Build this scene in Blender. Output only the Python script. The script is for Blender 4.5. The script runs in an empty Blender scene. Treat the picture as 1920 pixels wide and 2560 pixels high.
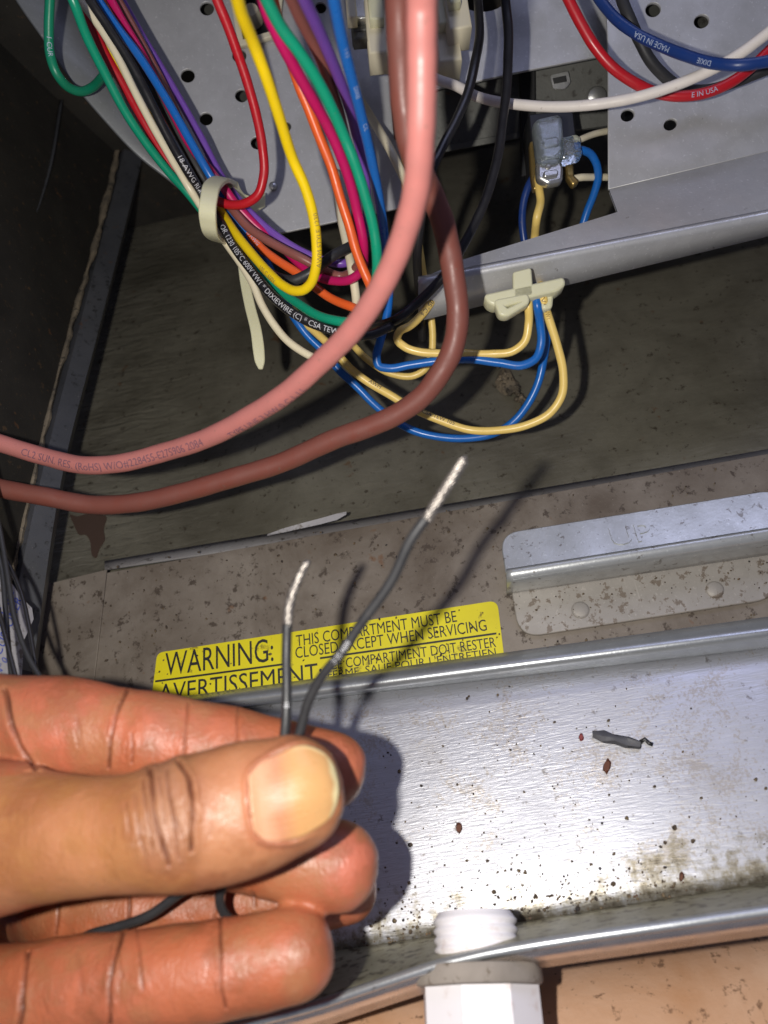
import bpy, bmesh, math, random
import numpy as np
from mathutils import Vector, Matrix
from mathutils.bvhtree import BVHTree
random.seed(7); rng = np.random.default_rng(7)
scene = bpy.context.scene
COL = scene.collection

# ------------------------------------------------------------------ camera
S = 0.8                        # overall size factor: brings the hand to life size
FPX = 1921.0                   # focal length in photograph pixels (1920 wide)
PITCH, ROLL = math.radians(25), math.radians(8.5)
CAM = Vector((0, 0, 0.30))
_R0, _U0 = Vector((1, 0, 0)), Vector((0, -math.sin(PITCH), math.cos(PITCH)))
FW = Vector((0, math.cos(PITCH), math.sin(PITCH)))
RT = math.cos(ROLL) * _R0 - math.sin(ROLL) * _U0
UP = math.sin(ROLL) * _R0 + math.cos(ROLL) * _U0
cd = bpy.data.cameras.new('camera'); cam = bpy.data.objects.new('camera', cd); COL.objects.link(cam)
M = Matrix.Identity(4)
for i in range(3):
    M[i][0], M[i][1], M[i][2], M[i][3] = RT[i], UP[i], -FW[i], CAM[i]
cam.matrix_world = M
cd.sensor_fit = 'HORIZONTAL'; cd.sensor_width = 36; cd.lens = 36 * FPX / 1920
cd.clip_start = 0.005; cd.clip_end = 20
cd.dof.use_dof = True; cd.dof.focus_distance = 0.255 * S; cd.dof.aperture_fstop = 20
scene.camera = cam

# ------------------------------------------------------------------ light
w = bpy.data.worlds.new("World"); scene.world = w; w.use_nodes = True
bg = w.node_tree.nodes['Background']
bg.inputs[0].default_value = (0.50, 0.54, 0.84, 1); bg.inputs[1].default_value = 0.15
fl = bpy.data.lights.new('phone_flash', 'POINT'); fl.energy = 1.5; fl.color = (1.0, 0.96, 0.90)
fl.shadow_soft_size = 0.0022
flo = bpy.data.objects.new('phone_flash', fl); COL.objects.link(flo)
flo.location = CAM - RT * 0.030 * S + UP * 0.0015
# soft bluish daylight falling in over the photographer's shoulder, under the added top slab
dl_ = bpy.data.lights.new('daylight', 'AREA'); dl_.shape = 'SQUARE'; dl_.size = 0.42; dl_.energy = 1.5; dl_.color = (.62, .66, 1.0)
dlo = bpy.data.objects.new('daylight', dl_); COL.objects.link(dlo); dlo.location = CAM + Vector((.22, -.32, .55))
dlo.rotation_euler = (CAM + Vector((.03, .2, -.04)) - dlo.location).to_track_quat('-Z', 'Y').to_euler()
scene.view_settings.view_transform = 'Standard'; scene.view_settings.look = 'None'
scene.view_settings.exposure = 0.0; scene.view_settings.gamma = 1

# ------------------------------------------------------------------ helpers
def P(x, y, d):
    x, y, d = float(x), float(y), float(d) * S
    return CAM + d * (FW + RT * ((x - 960) / FPX) - UP * ((y - 1280) / FPX))
def ray(x, y):
    x, y = float(x), float(y)
    return (FW + RT * ((x - 960) / FPX) - UP * ((y - 1280) / FPX))
def MM(px, d): return px * d * S / FPX          # pixels at depth d -> metres

def link(o, parent=None):
    COL.objects.link(o)
    if parent is not None: o.parent = parent
    return o
def tag(o, label=None, cat=None, group=None, kind=None):
    if label: o['label'] = label
    if cat: o['category'] = cat
    if group: o['group'] = group
    if kind: o['kind'] = kind
    return o
def empty(name, loc):
    o = bpy.data.objects.new(name, None); o.empty_display_size = 0.01
    COL.objects.link(o); o.location = loc
    return o
def setparent(o, parent):
    if parent is not None:
        o.parent = parent
        o.matrix_parent_inverse = Matrix.Translation(parent.location).inverted()
def mesh_obj(name, V, F, mat, parent=None, smooth=True, sharp=None):
    me = bpy.data.meshes.new(name)
    me.from_pydata([tuple(v) for v in V], [], [tuple(f) for f in F])
    me.update()
    if smooth:
        me.polygons.foreach_set('use_smooth', [True] * len(me.polygons))
        if sharp is not None: me.set_sharp_from_angle(angle=math.radians(sharp))
    if mat: me.materials.append(mat)
    o = bpy.data.objects.new(name, me); COL.objects.link(o)
    setparent(o, parent)
    return o

class Plane:
    def __init__(s, a, b, c):
        A, B, Cc = P(*a), P(*b), P(*c)
        n = (B - A).cross(Cc - A).normalized()
        if n.dot(CAM - A) < 0: n = -n
        s.o, s.n = A, n
        s.ex = (RT - n * RT.dot(n)).normalized(); s.ey = n.cross(s.ex)
    def hit(s, x, y, off=0.0):
        r = ray(x, y); t = (s.o + s.n * off - CAM).dot(s.n) / r.dot(s.n)
        return CAM + r * t
    def depth(s, x, y): return (s.hit(x, y) - CAM).dot(FW) / S
    def uv(s, p): q = p - s.o; return (q.dot(s.ex), q.dot(s.ey))
    def xyz(s, u, v, off=0.0): return s.o + s.ex * u + s.ey * v + s.n * off

def rounded(pts, r, n=6):
    """round the corners of a pixel polygon; r: one radius or a list"""
    out = []; N = len(pts)
    for i, p in enumerate(pts):
        rr = r[i] if isinstance(r, (list, tuple)) else r
        p = np.array(p, float); a = np.array(pts[i - 1], float) - p; b = np.array(pts[(i + 1) % N], float) - p
        la, lb = np.linalg.norm(a), np.linalg.norm(b); rr = min(rr, la * .49, lb * .49)
        if rr < .01: out.append(tuple(p)); continue
        s, e = p + a / la * rr, p + b / lb * rr
        for k in range(n + 1):
            t = k / n
            out.append(tuple((1 - t) ** 2 * s + 2 * t * (1 - t) * p + t * t * e))
    return out
def ell(x, y, rx, ry=None, ang=0, n=22):
    ry = ry or rx; c, s = math.cos(math.radians(ang)), math.sin(math.radians(ang))
    return [(x + rx * math.cos(t) * c - ry * math.sin(t) * s, y + rx * math.cos(t) * s + ry * math.sin(t) * c)
            for t in [2 * math.pi * k / n for k in range(n)]]
def eval_mesh(o):
    bpy.context.view_layer.update()
    dg = bpy.context.evaluated_depsgraph_get()
    return bpy.data.meshes.new_from_object(o.evaluated_get(dg))
def sheet(name, pl, outline, mat, parent=None, holes=(), thick=0.0009, bevel=0.00015, off=0.0):
    """a flat sheet of real thickness in plane pl; its front face lies 'off' in front of the plane"""
    cu = bpy.data.curves.new('tmp', 'CURVE'); cu.dimensions = '2D'; cu.fill_mode = 'BOTH'
    cu.extrude = max(thick / 2 - bevel, 1e-5); cu.bevel_depth = bevel; cu.bevel_resolution = 1
    for ring in [outline] + list(holes):
        sp = cu.splines.new('POLY'); sp.points.add(len(ring) - 1); sp.use_cyclic_u = True
        for q, (x, y) in zip(sp.points, ring):
            u, v = pl.uv(pl.hit(x, y, off)); q.co = (u, v, 0, 1)
    t = bpy.data.objects.new('tmp', cu); COL.objects.link(t)
    me = eval_mesh(t); bpy.data.objects.remove(t); bpy.data.curves.remove(cu)
    n = len(me.vertices); co = np.empty(n * 3); me.vertices.foreach_get('co', co); co = co.reshape(-1, 3)
    zc = off - thick / 2
    W = np.array(pl.o) + co[:, :1] * np.array(pl.ex) + co[:, 1:2] * np.array(pl.ey) + (co[:, 2:] + zc) * np.array(pl.n)
    me.vertices.foreach_set('co', W.ravel()); me.name = name
    me.materials.clear(); me.materials.append(mat); me.update()
    o = bpy.data.objects.new(name, me); COL.objects.link(o); setparent(o, parent)
    return o

def interp_path(pts, step_px=9, per=None):
    """smooth curve through rows of numbers (first two are pixels)"""
    A = np.array(pts, float)
    ch = np.concatenate([[0], np.cumsum(np.maximum(np.linalg.norm(np.diff(A[:, :2], axis=0), axis=1), 1e-3))])
    n = per or max(int(ch[-1] / step_px), 6)
    m = np.zeros_like(A)
    h = np.diff(ch)[:, None]; d = np.diff(A, axis=0) / h
    m[0], m[-1] = d[0], d[-1]
    if len(A) > 2: m[1:-1] = (d[:-1] * h[1:] + d[1:] * h[:-1]) / (h[1:] + h[:-1])
    out = []
    for s in np.linspace(0, ch[-1], n + 1):
        i = min(max(np.searchsorted(ch, s, 'right') - 1, 0), len(A) - 2)
        hh = ch[i + 1] - ch[i]; t = (s - ch[i]) / hh
        out.append((2*t**3-3*t*t+1)*A[i] + (t**3-2*t*t+t)*hh*m[i] + (-2*t**3+3*t*t)*A[i+1] + (t**3-t*t)*hh*m[i+1])
    return np.array(out)
def sweep(path, rad, n=14, tip0=0.0, tip1=0.0):
    """tube along 3-D points with parallel-transport frames"""
    path = np.asarray(path, float); N = len(path)
    rad = np.broadcast_to(np.asarray(rad, float), (N,)).copy()
    T = np.gradient(path, axis=0); T /= np.linalg.norm(T, axis=1)[:, None]
    nrm = np.cross(T[0], [0.3, 0.9, 0.2]); nrm /= np.linalg.norm(nrm)
    V = []; a = np.linspace(0, 2 * np.pi, n, endpoint=False)
    rows = []
    for i in range(N):
        nrm = nrm - T[i] * nrm.dot(T[i]); nrm /= np.linalg.norm(nrm); b = np.cross(T[i], nrm)
        rows.append(path[i] + rad[i] * (np.cos(a)[:, None] * nrm + np.sin(a)[:, None] * b))
    V = np.concatenate(rows); F = []
    for i in range(N - 1):
        for k in range(n):
            k2 = (k + 1) % n
            F.append((i*n+k, i*n+k2, (i+1)*n+k2, (i+1)*n+k))
    F.append(tuple(range(n - 1, -1, -1))); F.append(tuple((N-1)*n + k for k in range(n)))
    return V, F
def fill_depth(pts):
    """rows (x, y) or (x, y, d): fill missing depths linearly along the path"""
    A = [list(p) for p in pts]; ch = [0]
    for i in range(1, len(A)): ch.append(ch[-1] + math.hypot(A[i][0]-A[i-1][0], A[i][1]-A[i-1][1]))
    ks = [i for i, p in enumerate(A) if len(p) > 2]
    d = np.interp(ch, [ch[i] for i in ks], [A[i][2] for i in ks])
    return [(p[0], p[1], dd) for p, dd in zip(A, d)]
def path3(pts, step=9):
    A = interp_path(fill_depth(pts), step)
    return np.array([P(*a) for a in A])

def loft(name, rails, mat, parent=None, n=40, thick=0.0, sharp=40, smooth=True, wob=0.0):
    R = []
    for r in rails:
        A = interp_path(fill_depth(r), per=n); R.append([P(*a) for a in A])
    V = [v for r in R for v in r]; m = n + 1; F = []
    for i in range(len(R) - 1):
        for k in range(n): F.append((i*m+k, (i+1)*m+k, (i+1)*m+k+1, i*m+k+1))
    if wob:
        V = [v + Vector(rng.normal(0, wob, 3)) for v in V]
    o = mesh_obj(name, V, F, mat, parent, smooth, sharp)
    if thick:
        md = o.modifiers.new('solid', 'SOLIDIFY'); md.thickness = thick; md.offset = 0
    return o

# ---- lettering
_cache = {}
def glyphs(body):
    if body in _cache: return _cache[body]
    cu = bpy.data.curves.new('t', 'FONT'); cu.body = body; cu.size = 1; cu.resolution_u = 3
    t = bpy.data.objects.new('t', cu); COL.objects.link(t); me = eval_mesh(t)
    bm = bmesh.new(); bm.from_mesh(me); bmesh.ops.triangulate(bm, faces=bm.faces[:])
    for _ in range(3):      # short edges, so that letters can bend round a wire
        es = [e for e in bm.edges if e.calc_length() > .16]
        if not es: break
        bmesh.ops.subdivide_edges(bm, edges=es, cuts=1); bmesh.ops.triangulate(bm, faces=bm.faces[:])
    bm.to_mesh(me); bm.free()
    V = np.array([v.co[:] for v in me.vertices]); F = [tuple(p.vertices) for p in me.polygons]
    bpy.data.objects.remove(t); bpy.data.curves.remove(cu); bpy.data.meshes.remove(me)
    _cache[body] = (V, F); return V, F
def flat_text(body, pl, a, b, hpx, off):
    """letters from pixel a to pixel b along the baseline, cap height hpx"""
    V, F = glyphs(body)
    A, B = pl.hit(*a, off), pl.hit(*b, off)
    x0, x1 = V[:, 0].min(), V[:, 0].max()
    top = pl.hit(a[0] + hpx * .12, a[1] - hpx, off); e = (B - A)
    up = (top - A); ed = e.normalized(); up = pl.n.cross(ed) * up.length
    W = [A + e * ((v[0] - x0) / (x1 - x0)) + up * (v[1] / 0.69) for v in V]
    return W, F
def join_meshes(lst):
    V, F = [], []
    for v, f in lst:
        n = len(V); V += [tuple(p) for p in v]; F += [tuple(i + n for i in q) for q in f]
    return V, F
def path_text(body, path, r, s0, h, flip=False, a0=0.0, gap=1.0):
    """letters wrapped on a tube; s0 = fraction of the path where the text begins"""
    p = np.asarray(path)[::-1] if flip else np.asarray(path)
    L = np.concatenate([[0], np.cumsum(np.linalg.norm(np.diff(p, axis=0), axis=1))])
    T = np.gradient(p, axis=0); T /= np.linalg.norm(T, axis=1)[:, None]
    V, F = glyphs(body); W = []
    for v in V:
        s = s0 * L[-1] + v[0] * h / .69 * gap
        c = [np.interp(s, L, p[:, k]) for k in range(3)]
        t = np.array([np.interp(s, L, T[:, k]) for k in range(3)]); t /= np.linalg.norm(t)
        c = np.array(c); n = np.array(CAM) - c; n -= t * n.dot(t); n /= np.linalg.norm(n)
        u = np.cross(n, t); a = (v[1] / .69 - .5) * h / r + a0
        W.append(c + (r + 0.00005) * (math.cos(a) * n + math.sin(a) * u))
    return W, F

# ------------------------------------------------------------------ materials
def nt(mat): return mat.node_tree.nodes, mat.node_tree.links
def base_mat(name, color, rough=.5, metal=0.0, spec=.5):
    m = bpy.data.materials.new(name); m.use_nodes = True
    b = m.node_tree.nodes['Principled BSDF']
    b.inputs['Base Color'].default_value = (*color, 1); b.inputs['Roughness'].default_value = rough
    b.inputs['Metallic'].default_value = metal; b.inputs['Specular IOR Level'].default_value = spec
    return m, b
def coords(N, L, scale=(1, 1, 1), rot=(0, 0, 0)):
    tc = N.new('ShaderNodeTexCoord'); mp = N.new('ShaderNodeMapping')
    mp.inputs['Scale'].default_value = scale; mp.inputs['Rotation'].default_value = rot
    L.new(tc.outputs['Object'], mp.inputs['Vector']); return mp.outputs['Vector']
def noise(N, L, vec, scale, detail=4, rough=.6, dist=0):
    n = N.new('ShaderNodeTexNoise'); n.inputs['Scale'].default_value = scale; n.inputs['Detail'].default_value = detail
    n.inputs['Roughness'].default_value = rough; n.inputs['Distortion'].default_value = dist
    L.new(vec, n.inputs['Vector']); return n.outputs['Fac']
def ramp(N, L, fac, stops):
    r = N.new('ShaderNodeValToRGB'); e = r.color_ramp.elements
    while len(e) < len(stops): e.new(.5)
    for q, (p, c) in zip(e, stops):
        q.position = p; q.color = (*c, 1) if len(c) == 3 else c
    L.new(fac, r.inputs['Fac']); return r.outputs['Color']
def mix(N, L, fac, a, b, mode='MIX'):
    m = N.new('ShaderNodeMix'); m.data_type = 'RGBA'; m.blend_type = mode
    for s, v in ((0, fac), (6, a), (7, b)):
        if hasattr(v, 'is_linked'): L.new(v, m.inputs[s])
        else: m.inputs[s].default_value = v if s == 0 else (*v, 1)
    return m.outputs[2]
def bump(N, L, h, b, strength=.3, dist=.0005, prev=None):
    n = N.new('ShaderNodeBump'); n.inputs['Strength'].default_value = strength; n.inputs['Distance'].default_value = dist
    L.new(h, n.inputs['Height'])
    if prev: L.new(prev, n.inputs['Normal'])
    L.new(n.outputs['Normal'], b.inputs['Normal']); return n.outputs['Normal']

def wire_mat(name, color, rough=.36, dirt=.22):
    m, b = base_mat(name, color, rough); N, L = nt(m); v = coords(N, L)
    f = noise(N, L, v, 260, 5)
    f2 = noise(N, L, v, 900, 3)
    c = mix(N, L, ramp(N, L, f, [(.35, (0, 0, 0)), (.8, (dirt,)*3)]), color, tuple(x * .55 + .02 for x in color))
    c = mix(N, L, ramp(N, L, f2, [(.66, (0, 0, 0)), (.75, (dirt * 1.6,)*3)]), c, (.16, .12, .09))
    L.new(c, b.inputs['Base Color'])
    L.new(ramp(N, L, f, [(.3, (rough * .8,)*3), (.8, (min(rough * 1.5, 1),)*3)]), b.inputs['Roughness'])
    bump(N, L, f2, b, .06, .0004)
    return m
def galv_mat(name, color=(.36, .37, .40), metal=.45, rough=.42, dirt=.5, dirtcol=(.10, .07, .045), speck=.63, spangle=.5):
    m, b = base_mat(name, color, rough, metal); N, L = nt(m); v = coords(N, L)
    vo = N.new('ShaderNodeTexVoronoi'); vo.inputs['Scale'].default_value = 420; L.new(v, vo.inputs['Vector'])
    n1 = noise(N, L, v, 60, 6); n2 = noise(N, L, v, 1100, 3); n3 = noise(N, L, v, 420, 4, .65)
    sp = N.new('ShaderNodeSeparateColor'); L.new(vo.outputs['Color'], sp.inputs[0])
    c = mix(N, L, ramp(N, L, sp.outputs[0], [(0, (0, 0, 0)), (1, (spangle * .5,)*3)]), color, tuple(x * .72 for x in color))
    c = mix(N, L, ramp(N, L, n1, [(.35, (0, 0, 0)), (.7, (.7,)*3)]), c, tuple(x * .68 for x in color))
    n9 = noise(N, L, coords(N, L, (900, 900, 60), (0, .4, 0)), 1, 2)
    c = mix(N, L, ramp(N, L, n9, [(.70, (0, 0, 0)), (.76, (.22,)*3)]), c, tuple(min(1, x * 1.6) for x in color))
    c = mix(N, L, ramp(N, L, n2, [(.62, (0, 0, 0)), (.70, (.35,)*3)]), c, tuple(min(1, x * 1.5) for x in color))
    c = mix(N, L, ramp(N, L, n3, [(speck, (0, 0, 0)), (speck + .05, (dirt,)*3)]), c, dirtcol)
    L.new(c, b.inputs['Base Color'])
    L.new(ramp(N, L, n1, [(.3, (rough * .8,)*3), (.75, (rough * 1.35,)*3)]), b.inputs['Roughness'])
    bump(N, L, n2, b, .12, .0003)
    return m
def dirty_mat(name, c1, c2, specks, rough=.7, metal=.1, big=30, amount=.58):
    m, b = base_mat(name, c1, rough, metal); N, L = nt(m); v = coords(N, L)
    n1 = noise(N, L, v, big, 7, .65, .4); n2 = noise(N, L, v, 330, 5, .7); n3 = noise(N, L, v, 150, 3, .6); n4 = noise(N, L, v, 1300, 2)
    c = mix(N, L, ramp(N, L, n1, [(.35, (0, 0, 0)), (.68, (1, 1, 1))]), c1, c2)
    c = mix(N, L, ramp(N, L, n2, [(amount, (0, 0, 0)), (amount + .07, (.85,)*3)]), c, specks)
    c = mix(N, L, ramp(N, L, n3, [(.68, (0, 0, 0)), (.74, (.6,)*3)]), c, (.16, .07, .025))
    c = mix(N, L, ramp(N, L, n4, [(.72, (0, 0, 0)), (.76, (.4,)*3)]), c, (.42, .39, .34))
    L.new(c, b.inputs['Base Color'])
    p = bump(N, L, n2, b, .25, .0004); bump(N, L, n4, b, .1, .0003, p)
    return m

M_pan, _b = base_mat('brushed_zinc', (.5, .51, .54), .42, .68); N, L = nt(M_pan)
v = coords(N, L); vb = coords(N, L, (150, 400, 2600)); vw = coords(N, L, (260, 400, 1700))
nb = noise(N, L, vb, 1, 3, .6, .6); nw = noise(N, L, vw, 1, 2, .5, 1.0); n1 = noise(N, L, v, 45, 6); n3 = noise(N, L, v, 380, 5, .68); n4 = noise(N, L, v, 28, 4)
c = mix(N, L, ramp(N, L, n1, [(.3, (0, 0, 0)), (.75, (.6,)*3)]), (.58, .585, .62), (.39, .39, .42))
c = mix(N, L, ramp(N, L, nb, [(.4, (0, 0, 0)), (.7, (.4,)*3)]), c, (.68, .68, .72))
n7 = noise(N, L, v, 1500, 2, .7); n8 = noise(N, L, v, 55, 7, .75, .5)
st = ramp(N, L, mix(N, L, .35, n8, n7), [(.535, (0, 0, 0)), (.60, (.55,)*3)])
c = mix(N, L, st, c, (.40, .33, .24))
c = mix(N, L, ramp(N, L, n4, [(.60, (0, 0, 0)), (.72, (.3,)*3)]), c, (.40, .36, .30))
c = mix(N, L, ramp(N, L, n3, [(.62, (0, 0, 0)), (.68, (.6,)*3)]), c, (.13, .10, .07))
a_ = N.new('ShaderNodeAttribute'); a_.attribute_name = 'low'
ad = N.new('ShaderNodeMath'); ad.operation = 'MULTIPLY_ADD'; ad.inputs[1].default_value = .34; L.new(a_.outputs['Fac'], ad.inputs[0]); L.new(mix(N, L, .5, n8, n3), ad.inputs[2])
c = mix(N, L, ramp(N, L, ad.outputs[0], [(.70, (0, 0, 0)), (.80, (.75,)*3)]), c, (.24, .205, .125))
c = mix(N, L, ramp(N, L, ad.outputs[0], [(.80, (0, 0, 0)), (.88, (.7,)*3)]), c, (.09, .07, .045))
L.new(c, _b.inputs['Base Color'])
L.new(ramp(N, L, n1, [(.3, (.36,)*3), (.75, (.55,)*3)]), _b.inputs['Roughness'])
_p = bump(N, L, nb, _b, .15, .0004); bump(N, L, nw, _b, .15, .0005, _p)

M_grime_refl = dirty_mat('grimy_reflection_zinc', (.40, .38, .27), (.27, .25, .16), (.07, .055, .03), .45, .45, 70, .53)  # grime, plus the bend's greenish dark reflection put into the colour
M_turn, _b = base_mat('lip_underside', (.62, .56, .52), .22, .85); N, L = nt(M_turn); v = coords(N, L); f = noise(N, L, v, 200, 5)
L.new(ramp(N, L, f, [(.3, (.16,)*3), (.75, (.42,)*3)]), _b.inputs['Roughness']); bump(N, L, f, _b, .15, .0004)
M_rim = galv_mat('rim_zinc', (.52, .54, .55), .7, .33, .5, speck=.66)
M_plate = galv_mat('plate_zinc', (.56, .56, .565), .28, .44, .4, speck=.70)
M_plateR = galv_mat('right_plate_zinc', (.53, .53, .53), .28, .44, .5, speck=.70)
M_chan = galv_mat('channel_zinc', (.62, .62, .62), .45, .34, .5, speck=.68)
M_handle = galv_mat('handle_zinc', (.54, .555, .55), .5, .33, .6, speck=.60)
M_handle_d = galv_mat('handle_base_zinc', (.40, .37, .33), .3, .55, .75, dirtcol=(.15, .11, .075), speck=.56)
M_flange_shaded = galv_mat('shaded_flange_zinc', (.22, .23, .235), .35, .5, .5, dirtcol=(.42, .42, .37), speck=.66)  # same sheet as the plate, its colour darkened for the angle to the light
M_shade = dirty_mat('dark_shaded_steel', (.115, .115, .105), (.075, .075, .065), (.04, .035, .03), .5, .3)  # dark steel, with the shade under and behind the plates put into its colour
M_taupe = dirty_mat('taupe_paint', (.245, .21, .172), (.115, .088, .064), (.055, .038, .026), .62, .15, 32, .565)
M_back = dirty_mat('green_grey_steel', (.275, .255, .195), (.145, .132, .097), (.06, .045, .03), .36, .4, 26, .60)
N, L = nt(M_back); _b = N['Principled BSDF']; prev = _b.inputs['Normal'].links[0].from_socket
vv_ = coords(N, L); sx = N.new('ShaderNodeSeparateXYZ'); L.new(vv_, sx.inputs[0]); mr = N.new('ShaderNodeMapRange')
mr.inputs['From Min'].default_value = -.045; mr.inputs['From Max'].default_value = -.085; mr.inputs['To Min'].default_value = .10; mr.inputs['To Max'].default_value = .45; L.new(sx.outputs[0], mr.inputs['Value'])
bump(N, L, noise(N, L, coords(N, L, (80, 200, 300), (0, -.5, 0)), 1, 3, .5, .8), _b, .15, .0022, prev)
L.new(mr.outputs[0], [n for n in N if n.type == 'BUMP'][-1].inputs['Strength'])
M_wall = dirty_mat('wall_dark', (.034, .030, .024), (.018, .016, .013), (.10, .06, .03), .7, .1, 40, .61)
M_ledge = dirty_mat('ledge_steel', (.34, .33, .32), (.24, .22, .21), (.06, .05, .04), .5, .3)
M_strip = dirty_mat('gasket_glue', (.27, .215, .145), (.10, .085, .065), (.03, .028, .025), .9, 0, 120, .56)
M_blueflange = dirty_mat('wall_edge_steel', (.115, .118, .13), (.075, .078, .088), (.03, .03, .03), .5, .3)
M_ground = dirty_mat('tan_board', (.78, .50, .34), (.62, .34, .19), (.22, .12, .07), .5, 0, 34, .59)
M_pvc, _b = base_mat('pvc_white', (.80, .78, .80), .45); N, L = nt(M_pvc); v = coords(N, L); f = noise(N, L, v, 240, 5)
L.new(mix(N, L, ramp(N, L, f, [(.58, (0, 0, 0)), (.72, (.5,)*3)]), (.86, .83, .85), (.58, .44, .38)), _b.inputs['Base Color'])
M_gasket = dirty_mat('gasket_rubber', (.32, .28, .24), (.22, .19, .16), (.12, .09, .06), .85, 0, 60)
M_nylon, _b = base_mat('nylon_cream', (.64, .62, .42), .36)
_b.inputs['Subsurface Weight'].default_value = .25; _b.inputs['Subsurface Radius'].default_value = (.002, .002, .0014)
M_cream, _ = base_mat('cream_plastic', (.66, .60, .44), .5)
M_black, _ = base_mat('black_plastic', (.012, .012, .013), .45)
M_hole, _ = base_mat('dark_interior', (.01, .01, .01), .8)
M_brass, _ = base_mat('brass', (.55, .38, .13), .35, .9)
M_silver = galv_mat('tinned', (.62, .62, .60), .85, .3, .4)
M_bluetr, _b = base_mat('blue_vinyl', (.74, .84, .90), .10); _b.inputs['Transmission Weight'].default_value = .9; N, L = nt(M_bluetr); bump(N, L, noise(N, L, coords(N, L), 300, 3), _b, .5, .001)
_b.inputs['Subsurface Weight'].default_value = .1; _b.inputs['Subsurface Radius'].default_value = (.001, .001, .002)
M_yel, _b = base_mat('label_yellow', (.70, .60, .01), .45); N, L = nt(M_yel); v = coords(N, L)
f = noise(N, L, v, 200, 6, .7); f2 = noise(N, L, v, 40, 4)
c = mix(N, L, ramp(N, L, f2, [(.35, (0, 0, 0)), (.7, (.6,)*3)]), (.78, .68, .012), (.62, .52, .012))
L.new(mix(N, L, ramp(N, L, f, [(.60, (0, 0, 0)), (.67, (.7,)*3)]), c, (.14, .09, .02)), _b.inputs['Base Color'])
M_ink, _ = base_mat('ink_black', (.02, .02, .018), .5)
M_inkgrey, _ = base_mat('ink_grey', (.10, .08, .09), .6)
M_inkwhite, _ = base_mat('ink_white', (.50, .50, .52), .5)
M_inkpurple, _ = base_mat('ink_purple', (.16, .08, .11), .6)
M_inkbrown, _ = base_mat('ink_brown', (.28, .19, .06), .6)
M_inkblue, _ = base_mat('ink_blue', (.05, .08, .4), .6)
M_inkpale, _ = base_mat('ink_pale', (.36, .42, .55), .6)
M_paper = dirty_mat('paper_label', (.40, .39, .40), (.27, .26, .28), (.12, .10, .08), .7, 0, 60, .55)
WC = dict(
    green=wire_mat('insul_green', (.004, .20, .105)), teal=wire_mat('insul_teal', (.005, .28, .155), .3), red=wire_mat('insul_red', (.48, .008, .016)),
    yellow=wire_mat('insul_yellow', (.86, .60, .005), .33), cream=wire_mat('insul_cream', (.76, .68, .48)),
    white=wire_mat('insul_white', (.74, .68, .62), .45, .25), black=wire_mat('insul_black', (.014, .013, .014), .33, .1),
    blue=wire_mat('insul_blue', (.008, .125, .46), .3), navy=wire_mat('insul_navy', (.008, .035, .17), .35), magenta=wire_mat('insul_magenta', (.52, .006, .11)),
    mauve=wire_mat('insul_brown', (.25, .085, .07)), purple=wire_mat('insul_purple', (.18, .07, .40)),
    orange=wire_mat('insul_orange', (.80, .12, .02)), pale=wire_mat('insul_pale_yellow', (.84, .60, .17), .33),
    pink=wire_mat('insul_pink', (.46, .165, .145), .42, .35), brown=wire_mat('insul_redbrown', (.19, .058, .042), .48, .3),
    darkgrey=wire_mat('insul_charcoal', (.022, .022, .024), .5, .1))

# ================================================================== THE SETTING
# vertical panels of the cabinet, the pan below, the side wall on the left
PL_back = Plane((270, 1400, .312), (1920, 1125, .286), (800, 600, .425))
PL_taupe = Plane((270, 1410, .298), (1920, 1135, .272), (900, 1690, .2635))

tag(sheet('back_wall', PL_back, [(120, 1490), (2300, 1095), (2300, -400), (120, -400)], M_back, thick=.001), kind='structure')
tag(loft('wall_ledge', [[(262, 1404, .3095), (1400, 1214, .292), (2200, 1076, .2795)], [(262, 1412, .3065), (1400, 1232, .2885), (2200, 1104, .276)], [(262, 1424, .2995), (1400, 1254, .2815), (2200, 1130, .269)]],
         M_ledge, thick=.0006), kind='structure')
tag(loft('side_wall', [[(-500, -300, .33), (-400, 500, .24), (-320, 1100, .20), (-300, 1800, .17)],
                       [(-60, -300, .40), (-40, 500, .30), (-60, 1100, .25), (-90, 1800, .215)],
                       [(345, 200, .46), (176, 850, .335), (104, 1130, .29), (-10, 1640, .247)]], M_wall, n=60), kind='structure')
tag(loft('wall_edge', [[(345, 200, .46), (176, 850, .335), (104, 1130, .29), (-10, 1640, .247)],
                       [(355, 200, .455), (190, 850, .331), (118, 1130, .287), (4, 1660, .245)],
                       [(405, 200, .462), (240, 850, .336), (168, 1130, .293), (80, 1680, .254)],
                       [(410, 200, .50), (246, 850, .372), (176, 1130, .324), (90, 1700, .285)]], M_blueflange, n=60), kind='structure')
c_ = CAM
tag(mesh_obj('added_top_blocker', [c_ + Vector(q) for q in [(-.5, -.03, .30), (.5, -.03, .30), (.5, .6, .30), (-.5, .6, .30), (-.5, -.03, .304), (.5, -.03, .304), (.5, .6, .304), (-.5, .6, .304)]],
         [(0, 1, 2, 3), (7, 6, 5, 4), (0, 4, 5, 1), (1, 5, 6, 2), (2, 6, 7, 3), (3, 7, 4, 0)], M_wall, None, False), kind='structure')  # unseen slab added above the view to keep ambient light out of the cavity
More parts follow.
